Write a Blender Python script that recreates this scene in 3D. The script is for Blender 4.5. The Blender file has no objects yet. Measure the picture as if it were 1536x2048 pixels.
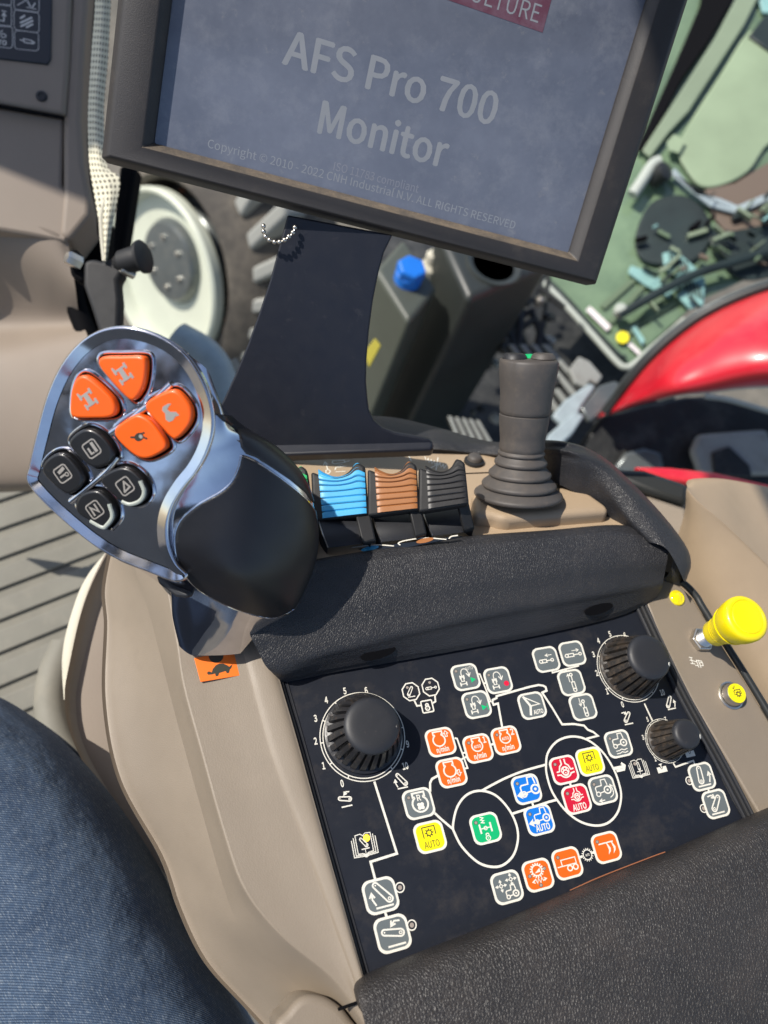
import bpy, bmesh, math, random
from mathutils import Vector, Matrix
random.seed(7)
S = 0.001                                   # everything below is worked out in millimetres
# ------------------------------------------------------------------ camera, light
F = 1541.0
R = Matrix(((0.948598455, -0.21370991, 0.233428884), (0.096137159, 0.897301004, 0.430823114), (-0.301527142, -0.386236951, 0.87172381)))
CAM = Vector((-136.55554, -174.918899, 394.786072))
scn = bpy.context.scene
cd = bpy.data.cameras.new('camera'); cam = bpy.data.objects.new('camera', cd); scn.collection.objects.link(cam)
cam.matrix_world = Matrix.Translation(CAM * S) @ R.transposed().to_4x4()
cd.sensor_fit = 'VERTICAL'; cd.sensor_height = 36.0; cd.sensor_width = 27.0; cd.lens = F / 2048 * 36.0
cd.clip_start = 0.02; cd.clip_end = 200
cd.dof.use_dof = True; cd.dof.focus_distance = 0.40; cd.dof.aperture_fstop = 7.5
scn.camera = cam
SUN = Vector((-0.58, 0.27, 0.77)).normalized()      # towards the sun
w = bpy.data.worlds.new('World'); scn.world = w; w.use_nodes = True
nt = w.node_tree; nt.nodes.clear()
sky = nt.nodes.new('ShaderNodeTexSky'); sky.sky_type = 'NISHITA'; sky.sun_disc = False
sky.sun_elevation = math.asin(SUN.z); sky.sun_rotation = math.atan2(SUN.x, SUN.y)
bg = nt.nodes.new('ShaderNodeBackground'); bg.inputs['Strength'].default_value = 0.15
ow = nt.nodes.new('ShaderNodeOutputWorld'); nt.links.new(sky.outputs[0], bg.inputs[0]); nt.links.new(bg.outputs[0], ow.inputs[0])
sl = bpy.data.lights.new('sun', 'SUN'); sl.energy = 4.6; sl.angle = math.radians(0.5); sl.color = (1.0, 0.94, 0.85)
so = bpy.data.objects.new('sun', sl); scn.collection.objects.link(so); so.rotation_euler = SUN.to_track_quat('Z', 'Y').to_euler()
scn.view_settings.view_transform = 'Standard'; scn.view_settings.look = 'None'; scn.view_settings.gamma = 1.0
scn.view_settings.exposure = 0.16; scn.view_settings.use_curve_mapping = False
scn.render.engine = 'CYCLES'; scn.cycles.max_bounces = 6; scn.cycles.use_denoising = True

# ------------------------------------------------------------------ geometry of the view: a pixel of the photo to a point on a real plane
def ray(x, y): return R.transposed() @ Vector(((x - 768) / F, -(y - 1024) / F, -1.0))
def at(x, y, t): return CAM + ray(x, y) * t
def hz(x, y, z=0.0):
    r = ray(x, y); return CAM + r * ((z - CAM.z) / r.z)
def camdir(x, y, z): return (R.transposed() @ Vector((x, y, z))).normalized()
class Plane:
    def __init__(s, p, n, x=None):
        s.p = Vector(p); s.n = Vector(n).normalized()
        if s.n.dot(CAM - s.p) < 0: s.n = -s.n
        x = Vector(x) if x is not None else Vector((1, 0, 0))
        s.x = (x - s.n * x.dot(s.n)).normalized(); s.y = s.n.cross(s.x)
    def hit(s, px, py, h=0.0):
        r = ray(px, py); q = s.p + s.n * h; return CAM + r * ((q - CAM).dot(s.n) / r.dot(s.n))
    def uv(s, px, py):
        q = s.hit(px, py) - s.p; return (q.dot(s.x), q.dot(s.y))
    def pt(s, u, v, h=0.0): return s.p + s.x * u + s.y * v + s.n * h
def plane3(a, b, c): return Plane(a, (b - a).cross(c - a), b - a)
DECKTOP = Plane((0, 0, 0), (0, 0, 1))

# ------------------------------------------------------------------ materials
MATS = {}
def mat(name, col, rough=0.5, metal=0.0, bumps=(), dust=None, coat=0.0, spec=0.5, vary=0.0, emit=None, trans=0.0, aniso=0.0, vscale=60, droopy=None):
    m = bpy.data.materials.new(name); m.use_nodes = True; MATS[name] = m
    t = m.node_tree; b = t.nodes['Principled BSDF']; L = t.links.new
    tc = t.nodes.new('ShaderNodeTexCoord'); co = tc.outputs['Object']
    b.inputs['Roughness'].default_value = rough; b.inputs['Metallic'].default_value = metal
    b.inputs['Coat Weight'].default_value = coat; b.inputs['Coat Roughness'].default_value = 0.08
    b.inputs['Specular IOR Level'].default_value = spec; b.inputs['Transmission Weight'].default_value = trans
    base = t.nodes.new('ShaderNodeRGB'); base.outputs[0].default_value = (*col, 1); cur = base.outputs[0]
    def noise(scale, detail=4, rgh=0.6):
        n = t.nodes.new('ShaderNodeTexNoise'); n.inputs['Scale'].default_value = scale; n.inputs['Detail'].default_value = detail
        n.inputs['Roughness'].default_value = rgh; L(co, n.inputs['Vector']); return n.outputs['Fac']
    def ramp(s, a, bb):
        r = t.nodes.new('ShaderNodeMapRange'); r.inputs['From Min'].default_value = a; r.inputs['From Max'].default_value = bb; L(s, r.inputs['Value']); return r.outputs[0]
    if vary:
        h = t.nodes.new('ShaderNodeHueSaturation'); L(cur, h.inputs['Color'])
        mr = t.nodes.new('ShaderNodeMapRange'); mr.inputs['From Min'].default_value = .3; mr.inputs['From Max'].default_value = .7
        mr.inputs['To Min'].default_value = 1 - vary; mr.inputs['To Max'].default_value = 1 + vary
        L(noise(vscale), mr.inputs['Value']); L(mr.outputs[0], h.inputs['Value']); cur = h.outputs[0]
    if dust:
        for (dc, sc, lo, hi, amt) in dust:
            mx = t.nodes.new('ShaderNodeMix'); mx.data_type = 'RGBA'
            f = ramp(noise(sc, 6, .75), lo, hi); mu = t.nodes.new('ShaderNodeMath'); mu.operation = 'MULTIPLY'; mu.inputs[1].default_value = amt
            L(f, mu.inputs[0]); L(mu.outputs[0], mx.inputs[0]); L(cur, mx.inputs[6]); mx.inputs[7].default_value = (*dc, 1); cur = mx.outputs[2]
    L(cur, b.inputs['Base Color'])
    if vary or dust:
        rr = t.nodes.new('ShaderNodeMapRange'); rr.inputs['To Min'].default_value = max(0, rough - .08); rr.inputs['To Max'].default_value = min(1, rough + .1)
        L(noise(vscale * 1.7), rr.inputs['Value']); L(rr.outputs[0], b.inputs['Roughness'])
    last = None
    for (kind, sc, st, dist) in bumps:
        if kind == 'leather':
            v = t.nodes.new('ShaderNodeTexVoronoi'); v.feature = 'DISTANCE_TO_EDGE'; v.inputs['Scale'].default_value = sc; 
            n = t.nodes.new('ShaderNodeTexNoise'); n.inputs['Scale'].default_value = sc * .6; n.inputs['Detail'].default_value = 3; L(co, n.inputs['Vector'])
            ad = t.nodes.new('ShaderNodeMix'); ad.data_type = 'RGBA'; ad.inputs[0].default_value = .0018 * 1; ad.blend_type = 'ADD'; ad.inputs[0].default_value = 1.2 / sc
            L(co, ad.inputs[6]); L(n.outputs['Color'], ad.inputs[7]); L(ad.outputs[2], v.inputs['Vector'])
            hgt = ramp(v.outputs['Distance'], 0, .25)
        elif kind == 'pits':
            v = t.nodes.new('ShaderNodeTexVoronoi'); v.inputs['Scale'].default_value = sc; L(co, v.inputs['Vector']); hgt = ramp(v.outputs['Distance'], .1, .5)
        else: hgt = noise(sc, 3)
        bp = t.nodes.new('ShaderNodeBump'); bp.inputs['Strength'].default_value = st; bp.inputs['Distance'].default_value = dist * S
        L(hgt, bp.inputs['Height'])
        if last: L(last, bp.inputs['Normal'])
        last = bp.outputs[0]
    if last: L(last, b.inputs['Normal'])
    if emit: b.inputs['Emission Color'].default_value = (*emit[0], 1); b.inputs['Emission Strength'].default_value = emit[1]
    return m
WHITE = (0.74, 0.71, 0.62)
mat('panel_film', (.011, .0135, .021), .42, bumps=(('n', 900, .15, .05),), dust=(((.4, .38, .34), 1000, .705, .74, .7), ((.12, .10, .08), 32, .52, .8, .3)), spec=.45)
mat('ink_white', WHITE, .5, vary=.05, vscale=200)
mat('ink_dark', (.03, .03, .02), .5)
mat('led_dot', (.34, .29, .25), .35, coat=.3)
mat('button_orange', (.82, .125, .008), .42, bumps=(('n', 500, .15, .08),), vary=.04)
mat('button_yellow', (.86, .74, .008), .42, bumps=(('n', 500, .15, .08),), vary=.04)
mat('button_blue', (.006, .17, .62), .42, bumps=(('n', 500, .15, .08),), vary=.04)
mat('button_red', (.56, .010, .035), .42, bumps=(('n', 500, .15, .08),), vary=.04)
mat('button_green', (.004, .43, .15), .42, bumps=(('n', 500, .15, .08),), vary=.04)
mat('button_grey', (.125, .145, .15), .42, bumps=(('n', 500, .15, .08),), vary=.04)
mat('ink_green', (.0, .5, .17), .5); mat('ink_red', (.75, .01, .05), .5); mat('ink_dim', (.5, .5, .48), .5)
mat('amber_lamp', (1, .5, .02), .3, emit=((1, .55, .03), 3.0))
mat('brown_plastic', (.235, .192, .145), .5, bumps=(('leather', 900, .25, .12),), vary=.05, vscale=25, dust=(((.34, .30, .24), 1100, .69, .76, .35), ((.16, .13, .10), 26, .56, .72, .18)))
mat('tan_plastic', (.40, .30, .20), .5, bumps=(('leather', 900, .2, .12),), vary=.05, vscale=30, dust=(((.45, .4, .3), 900, .68, .76, .3),))
mat('leather_black', (.024, .024, .027), .43, bumps=(('leather', 900, .6, .28), ('n', 60, .2, .6)), dust=(((.16, .13, .10), 60, .5, .8, .10),), vary=.15, vscale=30)
mat('pad_foam', (.026, .023, .022), .46, bumps=(('leather', 700, .7, .32), ('n', 50, .2, .8)), dust=(((.13, .10, .08), 40, .45, .8, .15),), vary=.2, vscale=25)
mat('knob_rubber', (.018, .018, .02), .38, bumps=(('n', 1500, .25, .1),), dust=(((.20, .13, .08), 260, .56, .72, .35),))
mat('knob_dusty', (.02, .018, .017), .5, bumps=(('n', 1500, .3, .1),), dust=(((.22, .15, .09), 150, .45, .75, .38), ((.4, .3, .2), 900, .62, .7, .5)))
mat('black_plastic', (.019, .020, .024), .5, bumps=(('n', 1300, .3, .1),), dust=(((.2, .16, .12), 350, .6, .8, .25),))
mat('black_dull', (.012, .012, .013), .6, bumps=(('n', 900, .3, .1),), dust=(((.16, .12, .09), 200, .6, .8, .2),))
mat('bezel_plastic', (.030, .027, .027), .5, bumps=(('n', 1700, .6, .16),), dust=(((.20, .16, .12), 55, .55, .8, .15), ((.4, .33, .25), 1300, .64, .75, .4)), vary=.1, vscale=20)
mat('bezel_dusty', (.085, .072, .06), .6, bumps=(('n', 1700, .6, .16),), dust=(((.36, .27, .17), 70, .40, .75, .4), ((.45, .34, .22), 900, .55, .7, .35)))
mat('screen', (.085, .098, .135), .2, coat=.6, dust=(((.24, .26, .32), 9, .25, .8, .6), ((.3, .31, .34), 45, .5, .8, .35), ((.45, .42, .36), 150, .60, .78, .22), ((.8, .75, .65), 1500, .685, .74, .55)), bumps=(('n', 250, .05, .05),))  # broad grey-blue layers stand in for sky haze; the finer specks are dust
mat('screen_text', (.235, .25, .275), .4, dust=(((.3, .3, .33), 60, .4, .7, .4),))
mat('screen_text_dim', (.20, .21, .25), .4, dust=(((.25, .25, .29), 90, .4, .7, .6),))
mat('screen_red', (.12, .045, .07), .35, dust=(((.25, .2, .25), 60, .4, .7, .4),))
mat('bracket_metal', (.007, .009, .017), .45, bumps=(('n', 700, .2, .08),), dust=(((.12, .11, .11), 120, .6, .8, .2),))
mat('chrome', (.68, .67, .70), .07, 1.0, bumps=(('n', 16, .22, 3.0),), vary=.08)
mat('steel', (.62, .59, .54), .36, 1.0, bumps=(('n', 400, .2, .1),))
mat('silver_ink', (.62, .56, .49), .3, .6)
mat('grip_black', (.010, .010, .012), .33, bumps=(('n', 1500, .08, .05),), vary=.1)
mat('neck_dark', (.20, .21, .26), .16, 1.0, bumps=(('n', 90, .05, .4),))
mat('key_orange', (.88, .115, .004), .38, vary=.03, coat=.15)
mat('key_black', (.012, .012, .013), .3, coat=.2, dust=(((.2, .15, .1), 300, .62, .8, .3),))
mat('grey_rubber', (.075, .067, .062), .55, bumps=(('n', 1200, .35, .1),), dust=(((.2, .15, .1), 120, .5, .8, .25),), vary=.1)
mat('lever_blue', (.06, .40, .72), .4, vary=.06, bumps=(('n', 800, .2, .08),))
mat('lever_brown', (.34, .135, .045), .4, vary=.06, bumps=(('n', 800, .2, .08),))
mat('lever_black', (.022, .022, .024), .42, dust=(((.25, .2, .15), 260, .62, .8, .3),), bumps=(('n', 800, .2, .08),))
mat('lever_green', (.05, .5, .16), .4)
mat('yellow_faded', (.35, .30, .02), .6)
mat('yellow_plastic', (.87, .70, .004), .36, coat=.15, bumps=(('n', 500, .06, .1),), dust=(((.25, .2, .02), 900, .74, .78, .6),))
mat('yellow_lens', (.85, .70, .01), .12, coat=.6)
mat('sticker_orange', (.85, .17, .01), .5)
mat('denim', (.05, .09, .16), .85)
mat('trim_dark', (.24, .195, .155), .6, bumps=(('leather', 700, .2, .12),), vary=.06, vscale=8)
mat('keypad_navy', (.008, .013, .022), .4)
mat('keypad_line', (.6, .58, .55), .5)
mat('seal_black', (.003, .003, .004), .8, spec=.1)
mat('cream_mesh', (.72, .68, .52), .8, bumps=(('n', 900, .5, .3),))
mat('cream_cloth', (.55, .52, .42), .8, bumps=(('n', 300, .4, .5),))
mat('floor_mat', (.205, .195, .16), .7, bumps=(('n', 200, .3, .4),), vary=.1, vscale=20, dust=(((.35, .31, .24), 30, .5, .8, .3),))
mat('rim_paint', (.60, .62, .50), .45, vary=.05, vscale=8, dust=(((.4, .33, .22), 14, .6, .85, .35),))
mat('hub_grey', (.13, .145, .145), .3, .4, vary=.1, vscale=12, dust=(((.35, .33, .28), 30, .5, .8, .4),))
mat('rust', (.30, .11, .05), .8)
mat('tyre', (.055, .048, .040), .8, bumps=(('n', 60, .5, 2),), dust=(((.2, .17, .13), 10, .4, .7, .6),))
mat('tyre_worn', (.30, .30, .27), .8)
mat('tank_grey', (.030, .034, .031), .4, vary=.12, vscale=6)
mat('tank_olive', (.07, .078, .062), .45, vary=.12, vscale=6)
mat('cap_blue', (.01, .16, .62), .4, vary=.06)
mat('red_paint', (.58, .012, .026), .35, coat=.5, dust=(((.55, .25, .2), 5, .5, .8, .25),), vary=.05, vscale=4)
mat('chassis_black', (.010, .011, .011), .5, bumps=(('n', 20, .5, 8),), dust=(((.12, .12, .11), 9, .5, .75, .5),))
mat('step_grey', (.26, .27, .25), .5, vary=.12, vscale=12, dust=(((.12, .1, .08), 40, .5, .7, .4),))
mat('blue_grey', (.30, .36, .38), .4, vary=.1)
mat('glass_green', (.155, .225, .135), .12, coat=.5, vary=.25, vscale=3.5, dust=(((.05, .09, .06), 2.2, .45, .7, .7),))  # dark green mottling stands in for reflections in the pane
mat('pale_green', (.25, .32, .20), .45, vary=.2, vscale=3)
mat('glass_pale', (.20, .25, .165), .4, vary=.12, vscale=4); mat('floor_green', (.10, .15, .085), .5)
mat('aqua', (.22, .40, .38), .35, vary=.1, vscale=20)
mat('dark_green', (.012, .022, .021), .4, vary=.4, vscale=8)
mat('frame_grey', (.40, .43, .38), .45)
mat('rubber_seal', (.02, .022, .022), .45)
mat('wood_brown', (.13, .095, .07), .5)
mat('paper_white', (.72, .66, .66), .5)
mat('ground', (.12, .11, .09), .9, bumps=(('n', 30, .6, 10),), dust=(((.25, .22, .17), 3, .4, .7, .6),), vary=.2, vscale=9)
mat('added_shell_grey', (.24, .23, .23), .9); mat('post_dark', (.03, .03, .035), .5)
# window glass: clear, lightly tinted, with a reflection
def glass_mat(name, tint, k):
    m = bpy.data.materials.new(name); m.use_nodes = True; MATS[name] = m; t = m.node_tree; t.nodes.clear()
    o = t.nodes.new('ShaderNodeOutputMaterial'); mx = t.nodes.new('ShaderNodeMixShader'); tr = t.nodes.new('ShaderNodeBsdfTransparent'); g = t.nodes.new('ShaderNodeBsdfGlossy')
    tr.inputs[0].default_value = (*tint, 1); g.inputs['Roughness'].default_value = .03; mx.inputs[0].default_value = k
    t.links.new(tr.outputs[0], mx.inputs[1]); t.links.new(g.outputs[0], mx.inputs[2]); t.links.new(mx.outputs[0], o.inputs[0])
glass_mat('window_clear', (.93, .97, .94), .05)
def denim_nodes():
    m = MATS['denim']; t = m.node_tree; b = t.nodes['Principled BSDF']; L = t.links.new
    uv = t.nodes.new('ShaderNodeUVMap'); 
    wv = t.nodes.new('ShaderNodeTexWave'); wv.wave_type = 'BANDS'; wv.bands_direction = 'DIAGONAL'; wv.inputs['Scale'].default_value = 52; wv.inputs['Distortion'].default_value = 1.2; wv.inputs['Detail'].default_value = 2; wv.inputs['Detail Scale'].default_value = 6
    L(uv.outputs[0], wv.inputs['Vector'])
    mp = t.nodes.new('ShaderNodeMapping'); mp.inputs['Scale'].default_value = (330, 34, 1); L(uv.outputs[0], mp.inputs['Vector'])
    n1 = t.nodes.new('ShaderNodeTexNoise'); n1.inputs['Scale'].default_value = 1; n1.inputs['Detail'].default_value = 5; n1.inputs['Roughness'].default_value = .7; L(mp.outputs[0], n1.inputs['Vector'])
    n2 = t.nodes.new('ShaderNodeTexNoise'); n2.inputs['Scale'].default_value = 4.5; n2.inputs['Detail'].default_value = 4; L(uv.outputs[0], n2.inputs['Vector'])
    def mr(s, a, c, lo=0, hi=1):
        r = t.nodes.new('ShaderNodeMapRange'); r.inputs['From Min'].default_value = a; r.inputs['From Max'].default_value = c; r.inputs['To Min'].default_value = lo; r.inputs['To Max'].default_value = hi; L(s, r.inputs['Value']); return r.outputs[0]
    def mixc(f, a, c):
        x = t.nodes.new('ShaderNodeMix'); x.data_type = 'RGBA'
        L(f, x.inputs[0])
        for i, v in ((6, a), (7, c)):
            if isinstance(v, tuple): x.inputs[i].default_value = (*v, 1)
            else: L(v, x.inputs[i])
        return x.outputs[2]
    c = mixc(mr(n2.outputs['Fac'], .3, .7), (.034, .064, .118), (.085, .135, .21))
    c = mixc(mr(n1.outputs['Fac'], .50, .74, 0, .85), c, (.42, .47, .50))
    c = mixc(mr(wv.outputs['Fac'], .1, .9, .7, 0), c, (.012, .026, .06))
    L(c, b.inputs['Base Color'])
    bp = t.nodes.new('ShaderNodeBump'); bp.inputs['Strength'].default_value = .6; bp.inputs['Distance'].default_value = .0003; L(wv.outputs['Fac'], bp.inputs['Height'])
    bp2 = t.nodes.new('ShaderNodeBump'); bp2.inputs['Strength'].default_value = .8; bp2.inputs['Distance'].default_value = .006; L(n2.outputs['Fac'], bp2.inputs['Height']); L(bp.outputs[0], bp2.inputs['Normal'])
    L(bp2.outputs[0], b.inputs['Normal'])
denim_nodes()
def mesh_nodes():
    m = MATS['cream_mesh']; t = m.node_tree; b = t.nodes['Principled BSDF']; uv = t.nodes.new('ShaderNodeUVMap')
    v = t.nodes.new('ShaderNodeTexVoronoi'); v.inputs['Scale'].default_value = 38; v.inputs['Randomness'].default_value = 0; t.links.new(uv.outputs[0], v.inputs['Vector'])
    r = t.nodes.new('ShaderNodeMapRange'); r.inputs['From Min'].default_value = .22; r.inputs['From Max'].default_value = .34; t.links.new(v.outputs['Distance'], r.inputs['Value'])
    x = t.nodes.new('ShaderNodeMix'); x.data_type = 'RGBA'; x.inputs[6].default_value = (.12, .11, .08, 1); x.inputs[7].default_value = (.72, .68, .52, 1)
    t.links.new(r.outputs[0], x.inputs[0]); t.links.new(x.outputs[2], b.inputs['Base Color'])
mesh_nodes()

# ------------------------------------------------------------------ object helpers
def link(name, me, mats, parent=None, smooth=True, origin=None):
    o = bpy.data.objects.new(name, me); scn.collection.objects.link(o)
    for m in ([mats] if isinstance(mats, str) else mats): me.materials.append(MATS[m])
    if smooth:
        me.shade_smooth()
        try: me.set_sharp_from_angle(angle=math.radians(38))
        except Exception: pass
    if parent: o.parent = parent
    return o
def tag(o, label=None, cat=None, group=None, kind=None):
    if label: o['label'] = label
    if cat: o['category'] = cat
    if group: o['group'] = group
    if kind: o['kind'] = kind
    return o
def thing(name, label, cat, loc=(0, 0, 0), group=None, kind=None):
    o = bpy.data.objects.new(name, None); o.empty_display_size = .01; scn.collection.objects.link(o); o['_l'] = 1; del o['_l']
    return tag(o, label, cat, group, kind)
def mesh(name, verts, faces, mats, parent=None, smooth=True, fm=None, uvs=None, bevel=0, seg=2):
    me = bpy.data.meshes.new(name); me.from_pydata([tuple(Vector(v) * S) for v in verts], [], faces)
    if fm is not None:
        for p, k in zip(me.polygons, fm): p.material_index = k
    if uvs is not None:
        ul = me.uv_layers.new(name='UVMap')
        for l in me.loops: ul.data[l.index].uv = uvs[l.vertex_index]
    bm = bmesh.new(); bm.from_mesh(me); 
    if not uvs: bmesh.ops.remove_doubles(bm, verts=bm.verts, dist=1e-7)
    bmesh.ops.recalc_face_normals(bm, faces=bm.faces); bm.to_mesh(me); bm.free(); me.update()
    o = link(name, me, mats, parent, smooth)
    if bevel:
        b = o.modifiers.new('bevel', 'BEVEL'); b.width = bevel * S; b.segments = seg; b.limit_method = 'ANGLE'; b.angle_limit = math.radians(35)
    return o
def crom(P, n, closed=False):
    """n points along a Catmull-Rom curve through P (uniform per span)"""
    m = len(P); out = []; spans = m if closed else m - 1
    for i in range(n if closed else n):
        u = i / n * spans if closed else i / (n - 1) * spans
        k = min(int(u), spans - 1); f = u - k
        if closed: a, b, c, d = P[(k - 1) % m], P[k], P[(k + 1) % m], P[(k + 2) % m]
        else:
            b, c = P[k], P[k + 1]; a = P[k - 1] if k else b * 2 - c; d = P[k + 2] if k + 2 < m else c * 2 - b
        out.append(.5 * (2 * b + (c - a) * f + (2 * a - 5 * b + 4 * c - d) * f * f + (3 * b - a - 3 * c + d) * f ** 3))
    return out
def resamp(P, n):
    """n points evenly spaced along a smooth curve through P"""
    Q = crom(P, max(120, 12 * len(P))); d = [0]
    for a, b in zip(Q, Q[1:]): d.append(d[-1] + (b - a).length)
    out = []; j = 0
    for i in range(n):
        s = d[-1] * i / (n - 1)
        while j < len(Q) - 2 and d[j + 1] < s: j += 1
        f = (s - d[j]) / max(1e-9, d[j + 1] - d[j]); out.append(Q[j].lerp(Q[j + 1], min(1, max(0, f))))
    return out
def loft(name, curves, mats, parent=None, n=90, k=6, smooth_across=True, close=False, fm=None, uv=False, caps=False, bevel=0, even=True):
    """surface through long curves; k steps between neighbouring curves"""
    C = [resamp(c, n) if even else crom(c, n) for c in curves]; rows = []
    m = len(C); tot = m * k if close else (m - 1) * k + 1
    for i in range(n):
        col = [c[i] for c in C]
        rows.append(crom(col, tot, close) if smooth_across else [col[min(j // k, m - 2)].lerp(col[min(j // k, m - 2) + 1], j / k - min(j // k, m - 2)) for j in range(tot)])
    V = [p for r in rows for p in r]; Fc = []
    for i in range(n - 1):
        for j in range(tot if close else tot - 1):
            a = i * tot + j; b = i * tot + (j + 1) % tot; Fc.append((a, b, b + tot, a + tot))
    if caps and close: Fc.append(tuple(range(tot))); Fc.append(tuple((n - 1) * tot + j for j in range(tot)))
    uvs = [(i / tot, 0) for i in range(0)] or None
    if uv:
        uvs = []
        for i in range(n):
            for j in range(tot): uvs.append((j / (tot - 1) * uv[0], i / (n - 1) * uv[1]))
    return mesh(name, V, Fc, mats, parent, True, fm, uvs, bevel)
def prism(name, pts, n, th, mats, parent=None, bevel=.4, seg=2):
    """a plate: outline pts (front face), thickness th away from n"""
    V = [Vector(p) for p in pts] + [Vector(p) - Vector(n) * th for p in pts]; m = len(pts)
    Fc = [tuple(range(m)), tuple(range(2 * m - 1, m - 1, -1))] + [(i, (i + 1) % m, m + (i + 1) % m, m + i) for i in range(m)]
    return mesh(name, V, Fc, mats, parent, True, None, None, bevel, seg)
def pxprism(name, px, plane, th, mats, parent=None, bevel=.4, smooth=0, h=0, seg=2):
    P = [plane.hit(x, y, h) for x, y in px]
    if smooth: P = crom(P, smooth, True)
    return prism(name, P, plane.n, th, mats, parent, bevel, seg)
def frame(p, a, ref=Vector((0, 0, 1))):
    a = Vector(a).normalized(); r = Vector(ref)
    if abs(a.dot(r)) > .95: r = Vector((1, 0, 0))
    x = (r.cross(a)).normalized(); return Vector(p), x, a.cross(x), a
def lathe(name, prof, fr, mats, parent=None, n=64, fmod=None, sx=1.0, smooth=True, a0=0, bevel=0):
    """prof: list of (radius, height)"""
    p, x, y, a = fr; V = []; m = len(prof)
    for i in range(n):
        th = a0 + 2 * math.pi * i / n
        for j, (r, h) in enumerate(prof):
            rr = fmod(th, j, r, h) if fmod else r
            V.append(p + x * (rr * math.cos(th) * sx) + y * (rr * math.sin(th)) + a * h)
    Fc = [(i * m + j, ((i + 1) % n) * m + j, ((i + 1) % n) * m + j + 1, i * m + j + 1) for i in range(n) for j in range(m - 1)]
    Fc.append(tuple(i * m for i in range(n))); Fc.append(tuple(i * m + m - 1 for i in range(n)))
    return mesh(name, V, Fc, mats, parent, smooth, None, None, bevel)
def tube(name, pts, rad, mats, parent=None, n=12, closed=False, res=60, flat=1.0):
    P = crom([Vector(p) for p in pts], res, closed); V = []; Fc = []; m = len(P); up = Vector((0, 0, 1)); prev = None
    for i, p in enumerate(P):
        t = ((P[(i + 1) % m] - P[i - 1]) if closed else (P[min(i + 1, m - 1)] - P[max(i - 1, 0)])).normalized()
        x = t.cross(up if prev is None else prev)
        if x.length < 1e-4: x = t.cross(Vector((1, 0, 0)))
        x.normalize(); y = x.cross(t); prev = y
        if isinstance(rad, (list, tuple)): u_ = i / max(1, m - 1) * (len(rad) - 1); k_ = min(int(u_), len(rad) - 2); r = rad[k_] + (rad[k_ + 1] - rad[k_]) * (u_ - k_)
        else: r = rad
        for j in range(n): V.append(p + x * r * math.cos(2 * math.pi * j / n) + y * r * flat * math.sin(2 * math.pi * j / n))
    for i in range(m if closed else m - 1):
        for j in range(n):
            b = ((i + 1) % m) * n; Fc.append((i * n + j, i * n + (j + 1) % n, b + (j + 1) % n, b + j))
    if not closed: Fc += [tuple(range(n)), tuple((m - 1) * n + j for j in range(n))]
    return mesh(name, V, Fc, mats, parent)
def box(name, o, x, y, z, mats, parent=None, bevel=1.0, seg=2):
    """o corner, x y z edge vectors"""
    o, x, y, z = map(Vector, (o, x, y, z)); V = [o + x * i + y * j + z * k for k in (0, 1) for j in (0, 1) for i in (0, 1)]
    Fc = [(0, 1, 3, 2), (4, 5, 7, 6), (0, 1, 5, 4), (2, 3, 7, 6), (0, 2, 6, 4), (1, 3, 7, 5)]
    return mesh(name, V, Fc, mats, parent, True, None, None, bevel, seg)
def join_boxes(name, boxes, mats, parent=None, bevel=0):
    V = []; Fc = []
    for (o, x, y, z) in boxes:
        b = len(V); V += [Vector(o) + Vector(x) * i + Vector(y) * j + Vector(z) * k for k in (0, 1) for j in (0, 1) for i in (0, 1)]
        Fc += [tuple(b + q for q in f) for f in ((0, 1, 3, 2), (4, 5, 7, 6), (0, 1, 5, 4), (2, 3, 7, 6), (0, 2, 6, 4), (1, 3, 7, 5))]
    return mesh(name, V, Fc, mats, parent, True, None, None, bevel)

# ------------------------------------------------------------------ flat drawing (printed marks)
_TX = {}; CAPH = None
try:
    import os
    FONT = bpy.data.fonts.load(os.path.join(bpy.utils.system_resource('DATAFILES'), 'fonts', 'Noto Sans CJK Regular.woff2'))   # Blender's own interface font
except Exception:
    FONT = None
def text_polys(s, bold):
    key = (s, bold)
    if key not in _TX:
        cu = bpy.data.curves.new('t', 'FONT'); cu.body = s; cu.size = 1; cu.offset = bold; cu.resolution_u = 3; cu.align_x = 'CENTER'
        if FONT: cu.font = FONT
        o = bpy.data.objects.new('t', cu); scn.collection.objects.link(o); bpy.context.view_layer.update()
        me = bpy.data.meshes.new_from_object(o.evaluated_get(bpy.context.evaluated_depsgraph_get()))
        global CAPH
        if CAPH is None: CAPH = 1; text_polys('H', 0); CAPH = max(y for x, y in _TX[('H', 0)][0]); _TX.pop(('H', 0))
        k_ = .70 / CAPH if CAPH != 1 else 1
        _TX[key] = ([(v.co.x * k_, v.co.y * k_) for v in me.vertices], [tuple(p.vertices) for p in me.polygons])
        bpy.data.objects.remove(o); bpy.data.curves.remove(cu); bpy.data.meshes.remove(me)
    return _TX[key]
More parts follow.
